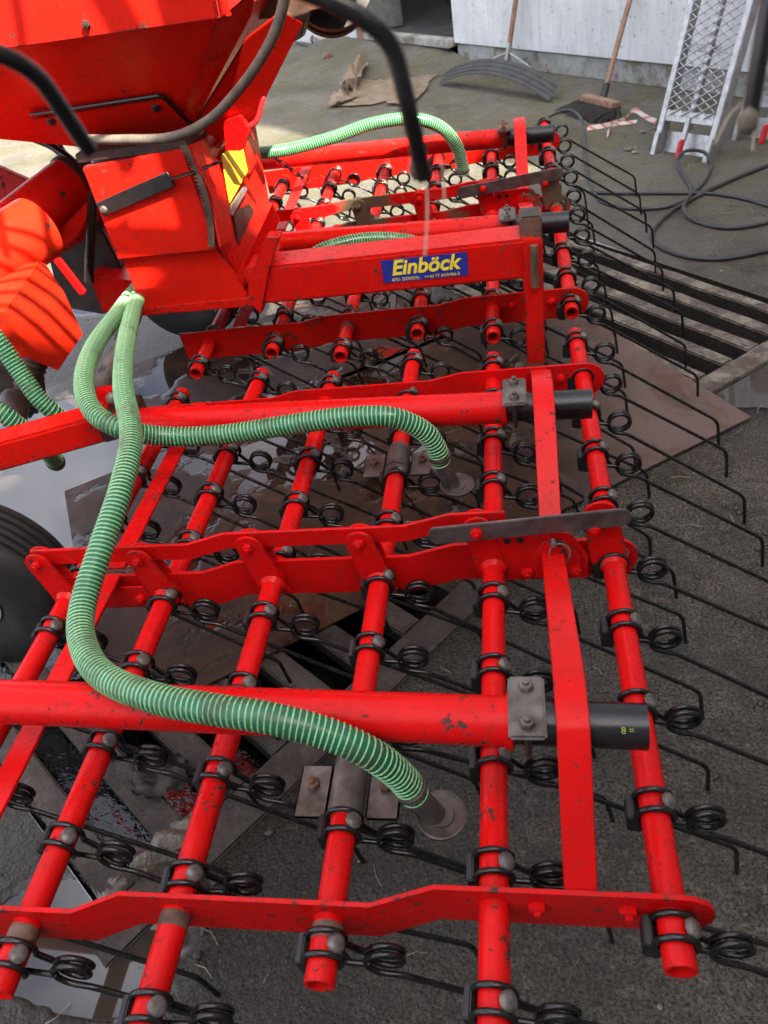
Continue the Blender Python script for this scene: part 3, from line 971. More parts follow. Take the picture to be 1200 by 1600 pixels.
def harrow_section(label, origin, plate_mat, tube_mat, seed, end_mat):
    t = thing('harrow_section', label, 'tine harrow', origin, 'tine harrow sections hung from the red frame')
    rnd = random.Random(seed)
    off = V(origin)
    for i in range(6):
        ya, yb = Y0[i] - 0.040, Y0[i] + 9 * 0.15 + 0.042
        mesh('tine_bar', T_([(XT[i], ya, ZT), (XT[i], yb, ZT)], TR, 20, hollow=0.78), tube_mat, t)
        for k in range(10):
            p = V((XT[i], Y0[i] + 0.15 * k, ZT)) - off
            rot = (R(rnd.gauss(0, 0.8)), R(rnd.gauss(0, 1.7)), R(rnd.gauss(0, 1.9)))
            o = bpy.data.objects.new('tine', ME_TINE)
            o.location = p
            o.rotation_euler = rot
            o.parent = t
            COL.objects.link(o)
            for nm, me in (('bolt', ME_BOLT), ('holder', ME_HOLD), ('wire_end', ME_STUB)):
                c = bpy.data.objects.new(nm, me)
                c.parent = o
                COL.objects.link(c)
    for i, dy in ((2, 0.020), (3, 0.016), (4, 0.018)):
        yb_ = plate_y(XT[i], 0.344) - dy
        mesh('bare_band', lathe([(TR + 0.0001, -0.009), (TR + 0.0009, -0.008), (TR + 0.0009, 0.006), (TR + 0.0001, 0.009)], (XT[i], yb_, ZT), (0, 1, 0), 20), RUST, t)
    # end plates and the centre plate
    for base in (0.344, 1.508):
        mesh('end_plate', jog_plate(-0.93, 0.195, base, 0.277, 0.362, 0.006), end_mat, t)
    mesh('centre_plate', jog_plate(-0.90, 0.19, 0.932, 0.277, 0.362, 0.007), plate_mat, t)
    # link bar between the levers and the levers themselves
    def ly(x):
        return plate_y(x, 0.932) - 0.014
    path = []
    for x in (-0.885, -0.80, -0.58, -0.52, -0.30, -0.20, -0.125, -0.03):
        path.append(V((x, ly(x) + 0.009, 0.420)))
    bm = strip(path, (0, 0, 1), 0.036, 0.006)
    mesh('link_bar', bm, plate_mat, t)
    for i in range(6):
        x = XT[i]
        y = ly(x)
        tx = x - 0.022
        wl = 0.024 if i else 0.028
        for dy, nm in ((-0.003, 'lever'), (0.018, 'lever')):
            pts = [(x - wl - 0.004, 0.300), (x + wl + 0.004, 0.300)]
            for k in range(9):
                a = math.pi * k / 8
                pts.append((tx + wl * math.cos(a), 0.418 + wl * math.sin(a) * 0.9))
            mesh(nm, prism([(a, y + dy, b) for a, b in pts], (0, -0.006, 0), 0.001), plate_mat, t)
        if i:
            mesh('bolt', hexbolt((tx, y - 0.0095, 0.418), (0, -1, 0), 0.0095), plate_mat, t)
        mesh('weld_collar', lathe([(TR + 0.001, 0), (TR + 0.006, 0.002), (TR + 0.003, 0.008), (TR + 0.0005, 0.012)], (x, y - 0.010, ZT), (0, -1, 0), 18), plate_mat, t)
    # grey adjusting bar, quadrant plate, ring pin
    gy = ly(-0.056) - 0.020
    pts = []
    a0, a1 = V((-0.150, 0, 0.418)), V((0.150, 0, 0.442))
    d = (a1 - a0).normalized()
    nrm = V((-d.z, 0, d.x))
    for k in range(7):
        a = -math.pi / 2 + math.pi * k / 6
        pts.append(a1 + d * (0.018 * math.cos(a)) + nrm * (0.018 * math.sin(a)))
    pts += [a0 + nrm * 0.018, a0 - d * 0.008 + nrm * 0.008, a0 - d * 0.008 - nrm * 0.008, a0 - nrm * 0.018]
    mesh('adjusting_bar', prism([(p.x, gy, p.z) for p in pts], (0, -0.006, 0), 0.0012), GREYBAR, t)
    mesh('bolt', hexbolt((-0.078, gy - 0.006, 0.424), (0, -1, 0), 0.011), RED, t)
    mesh('bolt', hexbolt((0.112, gy, 0.416), (0, -1, 0), 0.010), RED, t)
    qy = ly(0.05) - 0.002
    mesh('quadrant_plate', prism([(-0.045, qy, 0.29), (0.105, qy, 0.29), (0.105, qy, 0.345), (0.075, qy, 0.395), (0.055, qy, 0.402), (-0.045, qy, 0.402)], (0, -0.006, 0), 0.001), plate_mat, t)
    mesh('hole_plate', prism([(0.005, qy - 0.007, 0.30), (0.092, qy - 0.007, 0.30), (0.092, qy - 0.007, 0.352), (0.066, qy - 0.007, 0.385), (0.030, qy - 0.007, 0.385), (0.012, qy - 0.007, 0.35)], (0, -0.006, 0), 0.001), plate_mat, t)
    for xx, zz in ((-0.03, 0.386), (-0.008, 0.387)):
        mesh('hole', lathe([(0, 0), (0.0065, 0), (0.0065, 0.0015), (0.0045, 0.0018), (0, 0.0018)], (xx, qy - 0.006, zz), (0, -1, 0), 14), HOLDER, t)
    for xx in (0.002, 0.084):
        mesh('bolt', hexbolt((xx, qy - 0.012, 0.315), (0, -1, 0), 0.011), RED, t)
    ring = [V((0.056, qy - 0.020, 0.377)) + V((0.017 * math.cos(a), -0.006 * (1 - math.sin(a)), 0.017 * math.sin(a) - 0.006)) for a in [2 * math.pi * k / 20 for k in range(21)]]
    mesh('ring_pin', T_(ring, 0.0016, 6), ZINC, t)
    mesh('pin', lathe([(0, 0), (0.005, 0), (0.005, 0.014), (0, 0.016)], (0.046, qy - 0.012, 0.389), (0, -1, 0), 12), ZINC, t)
    # flat bars along the section
    for j, (ya, yb, yp, za) in enumerate(((0.396, 0.966, 0.546, 0.362), (0.99, 1.553, 1.24, 0.362))):
        if j == 0:
            path = [(0.045, ya, 0.352), (0.045, 0.484, 0.457), (0.045, 0.518, 0.494), (0.045, 0.528, 0.502), (0.045, yp + 0.03, 0.503), (0.045, yp + 0.06, 0.496), (0.045, yb, 0.352)]
        else:
            path = [(0.045, ya, 0.352), (0.045, yp - 0.07, 0.492), (0.045, yp - 0.04, 0.503), (0.045, yp + 0.03, 0.503), (0.045, yp + 0.075, 0.492), (0.045, yb, 0.352)]
        mesh('yoke_strap', strip(path, (1, 0, 0), 0.038, 0.008), end_mat, t)
    for yy in (plate_y(0.05, 0.344) - 0.004, plate_y(0.05, 1.508) - 0.004):
        for xx in (-0.005, 0.098):
            mesh('bolt', hexbolt((xx, yy, 0.330), (0, -1, 0), 0.011), RED, t)
    for a, b in ((0.350, 0.925), (0.945, 1.502)):
        pth = [(-0.752, a, 0.366), (-0.752, (a + b) / 2, 0.366), (-0.752, b, 0.366)]
        mesh('side_strap', strip(pth, (1, 0, 0), 0.038, 0.007), end_mat, t)
    mesh('strap_flange', prism([(-0.80, 0.915, 0.30), (-0.69, 0.915, 0.30), (-0.68, 0.915, 0.325), (-0.69, 0.915, 0.350), (-0.80, 0.915, 0.350)], (0, -0.006, 0), 0.001), plate_mat, t)
    for xx in (-0.788, -0.702):
        mesh('bolt', hexbolt((xx, 0.908, 0.325), (0, -1, 0), 0.010), RED, t)
    return t
sec1 = harrow_section('red tine harrow section nearest the camera, filling the foreground', (-0.35, 1.0, 0.0), REDP, RED, 3, REDP)
S2_ANG = R(3.6)
sec2 = harrow_section('farther red tine harrow section behind the blue decal beam, mud on its plates', (-0.35, 1.0, 0.0), REDD, REDW, 4, REDW)
piv1 = V((-0.35, 0.30, ZT))
piv2 = V((-0.35, 1.84, ZT))
M2 = Matrix.Translation(piv2) @ Matrix.Rotation(S2_ANG, 4, 'X') @ Matrix.Translation(-piv1) @ Matrix.Translation(V((-0.35, 1.0, 0.0)))
sec2.matrix_world = M2
def s2p(p):
    q = V(p) - V((0, 0.30, ZT))
    q = Matrix.Rotation(S2_ANG, 3, 'X') @ q
    return q + V((0, 1.84, ZT))

# ------------------------------------------------------------------ carrying arms
PALEMARK = simple('faded_marking', (0.28, 0.30, 0.03), (0.40, 0.42, 0.06), 80, (0.4, 0.6))
def arm(label, pL, pR, xs=0.045, mat=RED, plate=ZINC, mark=False):
    """red tube from the left to pR.x = -0.02, then collar, black pipe, bracket plate"""
    t = thing('carrying_arm', label, 'frame arm', (pR[0], pR[1], 0), 'carrying arms of the harrow sections')
    pL, pR = V(pL), V(pR)
    d = (pR - pL).normalized()
    joint = pR - d * 0.160
    mesh('arm_tube', T_([pL, joint], 0.0310, 28), mat, t)
    mesh('collar', lathe([(0.0305, -0.006), (0.0345, -0.005), (0.0345, 0.004), (0.030, 0.006)], joint, d, 28), mat, t)
    mesh('black_pipe', T_([joint + d * 0.002, pR], 0.0275, 28, hollow=0.86), BLACKPIPE, t)
    c = V((xs - 0.052, pR.y + 0.002, pR.z + 0.036))
    mesh('bracket_plate', box(c, (0.044, 0.088, 0.008), None, 0.003), plate, t)
    for dy in (-0.026, 0.026):
        mesh('bolt', hexbolt(c + V((0, dy, 0.004)), (0, 0, 1), 0.0095, 0.008), plate, t)
    ub = [c + V((0, -0.037, 0.0)), c + V((0, -0.037, -0.03))]
    for k in range(9):
        a = math.pi * k / 8
        ub.append(V((c.x, pR.y, pR.z)) + V((0, -0.033 * math.cos(a), -0.033 * math.sin(a))))
    ub += [c + V((0, 0.037, -0.03)), c + V((0, 0.037, 0.0))]
    mesh('clamp_loop', T_(ub, 0.004, 8), DARKMACH, t)
    if mark:
        M = Matrix.Translation(pR + d * -0.025 + V((0, -0.0199, 0.0199))) @ Matrix.Rotation(R(45), 4, 'X')
        mesh('print', text_bm('8 =', 0.011, M, 0.0001), PALEMARK, t)
    return t
a1 = arm('near red carrying arm with black pipe stub crossing the foreground', (-1.25, 0.605, 0.462), (0.132, 0.544, 0.465), mark=True)
a2 = arm('red carrying arm with black pipe stub at the far edge of the near section', (-0.84, 1.292, 0.460), (0.134, 1.236, 0.465))
a3 = arm('red carrying arm with black pipe stub right behind the decal beam', (-0.70, 2.185, 0.475), (0.155, 2.09, 0.480), mat=REDW)
_l, _q = az(430, 250, 0.50), az(866, 208, 0.50)
a4 = arm('farthest red carrying arm with black pipe stub, near the broom', _l + (_l - _q) * 0.2, _q, mat=REDW, plate=RUST)
# box beam carrying arm 2
bb = thing('frame_beam', 'red square beam running off the left edge below the green hoses', 'frame beam', (-1.1, 1.2, 0))
pA, pB = az(175, 655, 0.462), az(-160, 748, 0.462)
dd = (pB - pA)
mesh('beam', box((pA + pB) / 2, (dd.length, 0.066, 0.066), basis(dd), 0.006), REDW, bb)
mesh('joint_plate', box(pA + V((0.02, 0.01, -0.005)), (0.10, 0.085, 0.05), basis(dd), 0.004), DARKMACH, bb)
mesh('bolt_lug', box(az(168, 618, 0.50), (0.045, 0.03, 0.035), None, 0.003), RED, bb)
mesh('bolt', domebolt(az(176, 622, 0.52), V((0.4, -0.7, 0.5)), 0.014), BOLT, bb)

# ------------------------------------------------------------------ decal beam
db = thing('frame_beam', 'red box beam with the blue and yellow maker decal', 'frame beam', (-0.28, 1.85, 0))
YB = 1.80
p00, p10 = ay(398, 470, YB), ay(838, 441, YB)
zc = 0.512
bx0, bx1 = -0.665, 0.060
mesh('beam', box(((bx0 + bx1) / 2, YB + 0.05, zc), (bx1 - bx0, 0.10, 0.098), None, 0.007), REDW, db)
mesh('beam_end', box((0.047, YB + 0.052, zc + 0.066), (0.052, 0.075, 0.05), None, 0.003), RUST, db)
mesh('end_hollow', box((0.047, YB + 0.052, zc + 0.088), (0.040, 0.06, 0.012), None, 0.001), DARKMACH, db)
mesh('drop_bar', box((0.050, YB - 0.010, 0.40), (0.046, 0.014, 0.330), None, 0.003), REDW, db)
mesh('pin_rod', T_([(0.052, YB - 0.022, 0.555), (0.052, YB - 0.022, 0.452)], 0.010, 14), RUST, db)
dx0, dx1 = -0.315, -0.105
dec = mesh('decal', box(((dx0 + dx1) / 2, YB - 0.0012, zc + 0.006), (dx1 - dx0, 0.0016, 0.058), None, 0.0), BLUE, db, smooth=False)
RX = Matrix.Rotation(R(90), 4, 'X')
mesh('lettering', text_bm('Einböck', 0.052, Matrix.Translation((-0.210, YB - 0.0026, zc + 0.0125)) @ RX, 0.0004, 0.25, 0.0014), YTEXT, dec)
mesh('lettering', text_bm('4751 DORF/Pr.   ++43 77 64/6466-0', 0.0112, Matrix.Translation((-0.210, YB - 0.0026, zc - 0.0165)) @ RX, 0.0003), YTEXT, dec)
# corner gussets where the beam meets the seed box
mesh('gusset', prism([ay(388, 440, 1.79), ay(415, 372, 1.79), ay(436, 372, 1.79), ay(418, 430, 1.79), ay(408, 492, 1.79), ay(388, 470, 1.79)], (0, 0.05, 0), 0.002), REDW, db)
mesh('gusset', prism([ay(362, 452, 1.90), ay(425, 320, 1.90), ay(436, 345, 1.90), ay(390, 465, 1.90)], (0, 0.012, 0), 0.002), RED, db)

# ------------------------------------------------------------------ seed hopper
hp = thing('seed_hopper', 'tall red seed hopper with sloping funnel and metering box', 'seed hopper', (-0.85, 1.95, 0))
YF = 1.80
def f3(x, y, Y=YF):
    return ay(x, y, Y)
XL, XR = -0.972, -0.717
# body of the metering box
mesh('box_body', prism([(XL + 0.01, YF + 0.012, 0.50), (-0.685, YF + 0.012, 0.50), (-0.727, YF + 0.012, 0.64), (-0.727, YF + 0.012, 0.85), (XL + 0.01, YF + 0.012, 0.85)], (0, 0.34, 0), 0.002), REDH, hp)
mesh('front_panel', prism([(XL, YF - 0.018, 0.628), (XR + 0.01, YF - 0.018, 0.624), (XR, YF - 0.018, 0.86), (XL, YF - 0.018, 0.85)], (0, 0.028, 0), 0.003), REDH, hp)
mesh('lower_panel', prism([(XL + 0.004, YF, 0.486), (-0.668, YF, 0.480), (-0.714, YF, 0.622), (XL + 0.004, YF, 0.626)], (0, 0.010, 0), 0.002), REDH, hp)
mesh('bottom_flange', prism([(XL - 0.003, YF - 0.006, 0.468), (-0.655, YF - 0.006, 0.464), (-0.655, YF - 0.006, 0.486), (XL - 0.003, YF - 0.006, 0.488)], (0, 0.38, 0), 0.002), REDW, hp)
mesh('top_tray', box(((XL + XR) / 2, YF + 0.17, 0.868), (XR - XL + 0.02, 0.36, 0.02), None, 0.002), DARKMACH, hp)
# side panel turned to the right, with folded edges and the yellow label
sx = XR + 0.012
def axp(x, y, X):
    d = ray(x, y)
    return CAM + d * ((X - CAM.x) / d.x)
def side(nm, px, X, mat, th=0.006):
    return mesh(nm, prism([axp(x, y, X) for x, y in px], (th, 0, 0), 0.0012), mat, hp)
side('side_panel', [(298, 232), (345, 196), (394, 190), (421, 338), (404, 440), (384, 458), (340, 385)], -0.705, REDH, 0.008)
side('side_fold', [(293, 228), (314, 218), (333, 250), (354, 318), (362, 372), (342, 386), (328, 310)], -0.688, REDH, 0.006)
side('side_fold', [(336, 232), (352, 205), (378, 200), (352, 226)], -0.690, REDH, 0.012)
side('side_fold', [(378, 204), (391, 192), (397, 252), (387, 272)], -0.690, REDH, 0.008)
side('yellow_label', [(345, 243), (374, 211), (386, 268), (358, 318)], -0.690, YELLOW, 0.003)
side('side_lip', [(358, 322), (380, 290), (384, 296), (360, 338)], -0.686, ALU, 0.006)
side('side_opening', [(362, 332), (388, 318), (396, 330), (372, 384)], -0.694, DARKMACH, 0.003)
# serrated rubber strip hanging at the box edge
sp = catmull([f3(288, 226, YF - 0.03), f3(305, 258, YF - 0.035), f3(322, 310, YF - 0.035), f3(331, 350, YF - 0.03), f3(333, 386, YF - 0.03)], 9)
bm = bmesh.new()
fwd = V((0, -1, 0))
for i, p in enumerate(sp):
    pass
mesh('serrated_strip', strip(sp, V((1, 0, 0.3)), 0.013, 0.006), SPRING, hp)
for i in range(1, len(sp) - 1):
    mesh('tooth', box(sp[i] + V((-0.008, -0.001, 0)), (0.007, 0.005, 0.0045), None, 0), SPRING, hp, smooth=False)
# black strap with its bolt
s0, s1, s2_ = f3(160, 326, YF - 0.026), f3(268, 279, YF - 0.030), f3(300, 270, YF - 0.040)
dd = (s1 - s0)
mesh('strap', strip([s0 - dd * 0.04, s0.lerp(s1, 0.5), s1], V((-dd.z, 0, dd.x)), 0.034, 0.005), BLACKPIPE, hp)
mesh('strap_tail', strip([s1 - dd * 0.01, s1.lerp(s2_, 0.6), s2_, f3(345, 252, YF - 0.01)], V((-dd.z, 0.5, dd.x)), 0.010, 0.004), BLACKPIPE, hp)
mesh('bolt', domebolt(f3(162, 328, YF - 0.029), (0, -1, 0), 0.010), BOLT, hp)
# funnel
def quad(pts, th, mat, nm, bev=0.002):
    pts = [V(p) for p in pts]
    n = (pts[1] - pts[0]).cross(pts[-1] - pts[0]).normalized()
    return mesh(nm, prism(pts, n * th, bev), mat, hp)
YL, YU = 1.90, 1.67
fb = [f3(138, 224, YL), f3(302, 208, YL)]
ft = [f3(-420, 122, YU), f3(341, 28, YU)]
fb[0].z = fb[1].z
ft[0] = V((-1.9, YU, ft[1].z + 0.03))
fnrm = (fb[1] - fb[0]).cross(ft[1] - fb[1]).normalized()
def onf(x, y, out=0.0):                       # on the sloping funnel front
    d = ray(x, y)
    p = CAM + d * ((fb[1] - CAM).dot(fnrm) / d.dot(fnrm))
    return p - d.normalized() * out
funnel = bmesh.new()
lo = fb[0].z
loopb = [fb[0], fb[1], fb[1] + V((0.04, 0.40, 0)), fb[0] + V((-0.02, 0.40, 0))]
loopt = [ft[0], ft[1], ft[1] + V((0.06, 0.95, 0)), ft[0] + V((0, 0.95, 0))]
vb = [funnel.verts.new(p) for p in loopb]
vt = [funnel.verts.new(p) for p in loopt]
for i in range(4):
    funnel.faces.new((vb[i], vb[(i + 1) % 4], vt[(i + 1) % 4], vt[i]))
funnel.faces.new(vb)
mesh('funnel', funnel, REDH, hp, smooth=False)
UP = V((0, 0, 0.62))
quad([ft[0] + V((0, -0.012, 0)), ft[1] + V((0, -0.012, 0)), ft[1] + V((0.05, -0.012, 0.62)), ft[0] + V((0, -0.012, 0.62))], -0.02, REDH, 'upper_front')
quad([ft[1] + V((0.004, 0, 0)), ft[1] + V((0.064, 0.95, 0)), ft[1] + V((0.11, 0.95, 0.62)), ft[1] + V((0.054, 0, 0.62))], 0.02, REDH, 'upper_side')
# bright folded flange on the front right corner and the wing plate behind it
mesh('corner_flange', prism([onf(285, 182, .012), f3(336, 34, YU - .012), f3(394, -14, YU + .02), f3(387, 26, YU + .05), onf(300, 192, .004)], (0.006, 0.010, 0), 0.001), REDH, hp)
mesh('wing_plate', prism([f3(304, 194, 1.86), f3(386, 60, 1.84), f3(440, 18, 1.86), f3(474, 36, 1.90), f3(392, 200, 1.96), f3(345, 222, 1.93)], (-0.006, 0.014, 0), 0.002), REDH, hp)
mesh('cross_beam', prism([f3(388, 32, 2.05), f3(392, -30, 2.05), f3(560, -30, 2.09), f3(520, 10, 2.09), f3(440, 28, 2.07)], (0.01, 0.10, 0), 0.004), RUST, hp)
mesh('inset_plate', prism([onf(50, 184, .004), onf(255, 151, .004), onf(300, 197, .004), onf(294, 213, .004), onf(140, 222, .004)], fnrm * 0.006 * (1 if fnrm.y < 0 else -1), 0.001), REDH, hp)
mesh('edge_rod', T_(rounded([onf(48, 180, .010), onf(252, 149, .010), onf(300, 194, .010)], 0.01), 0.0045, 8), BLACKPIPE, hp)
for q in ((244, 167), (80, 188)):
    mesh('bolt', hexbolt(onf(*q, .012), (0, -1, -0.5), 0.011), DARKMACH, hp)
mesh('bolt', hexbolt(f3(135, 38, YU - 0.014), (0, -1, 0), 0.008), DARKMACH, hp)
# pulley wheel behind the hopper
mesh('pulley', lathe([(0, 0), (0.07, 0), (0.10, 0.01), (0.10, 0.03), (0.085, 0.04), (0.10, 0.05), (0.10, 0.07), (0, 0.07)], f3(515, -8, 2.25), V((0.3, -1, 0.5)), 32), RUBBER, hp)
mesh('rust_bracket', prism([f3(410, 40, 2.02), f3(480, 20, 2.02), f3(470, 60, 2.04), f3(430, 80, 2.04)], (0.004, 0.04, 0), 0.002), DARKMACH, hp)
# latch hook by the side panel
hk = rounded([f3(408, 140, 1.95), f3(412, 150, 1.94), f3(402, 190, 1.93), f3(385, 200, 1.93)], 0.02)
mesh('latch_hook', T_(hk, 0.006, 8), REDSTRAP, hp)
mesh('latch_plate', prism([f3(348, 190, 1.88), f3(372, 182, 1.90), f3(390, 205, 1.92), f3(376, 236, 1.92), f3(352, 236, 1.90)], (0.004, 0.02, 0), 0.001), RED, hp)

# control cables draped over the hopper
def cable(label, px, r, mat, seg=10, n=8, name='control_cable', cat='cable', group=None):
    pts = catmull([f3(*p) for p in px], n)
    return tag(mesh(name, T_(pts, r, seg), mat), label, cat, group)
cable('muddy thick cable curving over the hopper funnel to the right', [(135, 218, 1.60), (200, 218, 1.58), (270, 214, 1.58), (330, 185, 1.56), (385, 125, 1.52), (420, 70, 1.50), (438, 25, 1.50), (450, -30, 1.5)], 0.0095, MUDTUBE)
cable('upper of the two black hydraulic lines running left behind the hopper', [(-40, 178, 2.2), (20, 205, 2.2), (80, 228, 2.2), (125, 262, 2.15), (140, 290, 2.05)], 0.011, BLACKPIPE, cat='cable')
cable('thin black line rising steeply under the left end of the hopper', [(50, 190, 2.25), (75, 222, 2.25), (100, 246, 2.2), (135, 280, 2.1)], 0.009, BLACKPIPE)
cable('thin black line beside the left edge of the metering box', [(82, 205, 2.25), (98, 235, 2.2), (120, 262, 2.15), (138, 276, 2.05)], 0.008, BLACKPIPE)
cable('black looped cable end sticking out above the big red tube', [(84, 268, 2.2), (84, 255, 2.2), (95, 248, 2.2), (110, 252, 2.18), (125, 268, 2.12)], 0.010, CABLE)
cable('vertical black hydraulic hose with brass fitting left of the metering box', [(146, 300, 1.95), (142, 360, 1.95), (140, 400, 1.95), (139, 440, 1.95)], 0.013, BLACKPIPE, 12)

# ------------------------------------------------------------------ left machinery
fr = thing('seeder_frame', 'dirty red seeder frame with big round tube left of the metering box', 'machine frame', (-1.3, 1.9, 0))
t0, t1 = ay(112, 285, 2.05), ay(-60, 420, 1.72)
mesh('main_tube', T_([t0, t1], 0.066, 36), REDW, fr)
mesh('tube_flange', lathe([(0, -0.004), (0.068, -0.004), (0.07, 0), (0.07, 0.012), (0, 0.012)], t0, (t0 - t1), 36), DARKMACH, fr)
mesh('end_bracket', prism([ay(70, 300, 2.12), ay(115, 250, 2.12), ay(150, 330, 2.12), ay(130, 420, 2.12), ay(80, 400, 2.12)], (0.02, 0.06, 0), 0.004), DARKMACH, fr)
mesh('step_plate', prism([ay(55, 385, 1.95), ay(110, 345, 1.95), ay(148, 300, 1.95), ay(150, 320, 1.95), ay(122, 372, 1.95), ay(85, 396, 1.95)], (0, 0.06, -0.02), 0.004), REDW, fr)
mesh('side_plate', prism([ay(-60, 235, 2.4), ay(58, 288, 2.4), ay(40, 345, 2.35), ay(-60, 330, 2.35)], (0.0, 0.02, 0), 0.003), REDW, fr)
mesh('lower_plate', prism([ay(138, 432, 1.99), ay(215, 440, 1.99), ay(215, 492, 1.99), ay(160, 488, 1.99)], (0, 0.12, 0), 0.004), REDW, fr)
mesh('dark_web', prism([ay(70, 380, 2.06), ay(160, 360, 2.06), ay(215, 470, 2.06), ay(160, 492, 2.06), ay(95, 480, 2.06)], (0, 0.05, 0), 0.004), DARKMACH, fr)
mesh('axle_arm', strip([ay(215, 470, 1.95), ay(190, 540, 1.88), ay(150, 615, 1.80)], V((1, 0, 0.2)), 0.055, 0.03), DARKMACH, fr)
mesh('strut', box(ay(110, 432, 1.93), (0.018, 0.02, 0.11), Matrix.Rotation(R(-18), 3, 'Y'), 0.003), RED, fr)
# fan housing with folded cover, in the sun
fh = thing('fan_housing', 'bright red angular fan cover at the left edge, striped by shadow', 'fan cover', (-1.35, 1.55, 0))
cpx = [(-60, 405, 1.68), (12, 402, 1.72), (64, 402, 1.74), (100, 456, 1.68), (58, 513, 1.54), (6, 488, 1.46), (-60, 484, 1.44)]
cps = [ay(*q) for q in cpx]
body = bmesh.new()
tv = [body.verts.new(p) for p in cps]
bv = [body.verts.new(p + V((-0.02, 0.03, -0.13))) for p in cps]
rg = body.verts.new(ay(55, 418, 1.63))
for f in ((0, 1, 'r', 5, 6), (1, 2, 'r'), (2, 3, 'r'), (3, 4, 5, 'r')):
    body.faces.new([rg if q == 'r' else tv[q] for q in f])
for i in range(7):
    body.faces.new((tv[i], tv[(i + 1) % 7], bv[(i + 1) % 7], bv[i]))
body.faces.new(bv)
bmesh.ops.recalc_face_normals(body, faces=body.faces)
mesh('cover', body, REDF, fh, ang=15)
mesh('outlet_bellows', T_(catmull([ay(72, 505, 1.66), ay(66, 535, 1.64), ay(52, 575, 1.60), ay(30, 640, 1.55)], 14), lambda t: 0.030 + 0.004 * math.sin(t * 42 * 3.0), 18), SPRING, fh)
mesh('inlet', T_([ay(58, 358, 1.80), ay(-70, 440, 1.56)], 0.078, 32), REDF, fh)
mesh('dark_motor', box(ay(15, 600, 1.62), (0.16, 0.10, 0.15), Matrix.Rotation(R(20), 3, 'Y'), 0.02), DARKMACH, fh)
mesh('motor_end', lathe([(0, 0), (0.03, 0), (0.035, 0.02), (0.03, 0.08), (0, 0.085)], ay(22, 620, 1.50), V((0.3, -0.9, -0.3)), 20), DARKMACH, fh)

# ------------------------------------------------------------------ wheels of the machine
wheel('gauge_wheel', 'black ribbed gauge wheel at the left edge beside the near section', (-1.195, 1.075, 0.21), (0, 1, 0), 0.21, 0.075, 0.15, 'wheels of the harrow')
wheel('gauge_wheel', 'dark gauge wheel half hidden under the metering box', (-1.19, 2.62, 0.21), (0, 1, 0), 0.21, 0.075, 0.15, 'wheels of the harrow')

# ------------------------------------------------------------------ seed hoses
def hose(label, pts, r=0.0192, pitch=0.0076, n=14):
    pts = [V(p) for p in pts]
    path = catmull(pts, n)
    # even spacing
    L = [0]
    for a, b in zip(path, path[1:]):
        L.append(L[-1] + (b - a).length)
    tot = L[-1]
    def at(s):
        s = min(max(s, 0), tot)
        for i in range(len(L) - 1):
            if L[i + 1] >= s:
                f = (s - L[i]) / max(1e-9, L[i + 1] - L[i])
                return path[i].lerp(path[i + 1], f)
        return path[-1]
    N = int(tot / 0.008)
    ev = [at(tot * i / N) for i in range(N + 1)]
    t = thing('seed_hose', label, 'hose', V((pts[-1].x, pts[-1].y, pts[-1].z)), 'ribbed green seed hoses')
    mesh('hose_wall', T_(ev, r, 18), HOSEW, t)
    fr_ = frames(ev)
    K = 14
    M = int(tot / pitch) * K
    bm = bmesh.new()
    rings = []
    wr = pitch * 0.20
    for j in range(M + 1):
        s = tot * j / M
        x = s / tot * N
        i = min(int(x), N - 1)
        f = x - i
        c = ev[i].lerp(ev[i + 1], f)
        tg = fr_[i][0].lerp(fr_[i + 1][0], f).normalized()
        u = fr_[i][1].lerp(fr_[i + 1][1], f).normalized()
        v = tg.cross(u)
        a = 2 * math.pi * j / K
        rad = u * math.cos(a) + v * math.sin(a)
        rings.append([bm.verts.new(c + rad * (r - 0.0006) - tg * wr), bm.verts.new(c + rad * (r + 0.0013) - tg * wr * 0.5), bm.verts.new(c + rad * (r + 0.0013) + tg * wr * 0.5), bm.verts.new(c + rad * (r - 0.0006) + tg * wr)])
    for a, b in zip(rings, rings[1:]):
        for k in range(3):
            bm.faces.new((a[k], a[k + 1], b[k + 1], b[k]))
    mesh('spiral_rib', bm, HOSES, t, ang=80)
    mesh('hose_clip', lathe([(r + 0.0008, -0.004), (r + 0.0032, -0.004), (r + 0.0032, 0.004), (r + 0.0008, 0.004)], ev[-3], fr_[-3][0], 24), ZINC, t)
    return t
def AP(lst):
    return [az(*p) for p in lst]
hose('long green hose hanging from the metering box down to the nearest seed outlet',
     [ay(232, 440, 1.90), ay(214, 468, 1.80)] + AP([(198, 530, 0.56), (192, 600, 0.575), (205, 680, 0.575), (190, 760, 0.56), (160, 850, 0.53), (131, 940, 0.50), (128, 1000, 0.495), (160, 1055, 0.508), (240, 1090, 0.522), (330, 1108, 0.526), (420, 1122, 0.52), (510, 1146, 0.495)]) + [ay(580, 1178, 0.505), ay(625, 1212, 0.508), ay(648, 1240, 0.510)])
hose('green hose looping from the metering box across the arm to the second seed outlet',
     [ay(228, 438, 1.93), ay(205, 462, 1.86)] + AP([(186, 488, 0.53), (148, 540, 0.56), (131, 595, 0.57), (145, 642, 0.56), (190, 670, 0.54)]) + [ay(260, 682, 1.170), ay(350, 679, 1.185), ay(450, 664, 1.190), ay(540, 652, 1.190), ay(610, 652, 1.190), ay(660, 672, 1.200), ay(682, 700, 1.205), ay(688, 722, 1.208)])
hose('green hose arching high over the farthest arm',
     [ay(398, 240, 2.65), ay(450, 234, 2.7), ay(520, 215, 2.74), ay(580, 194, 2.76), ay(640, 186, 2.78), ay(685, 197, 2.80), ay(712, 225, 2.82), ay(722, 258, 2.84), ay(724, 274, 2.84)], 0.0200)
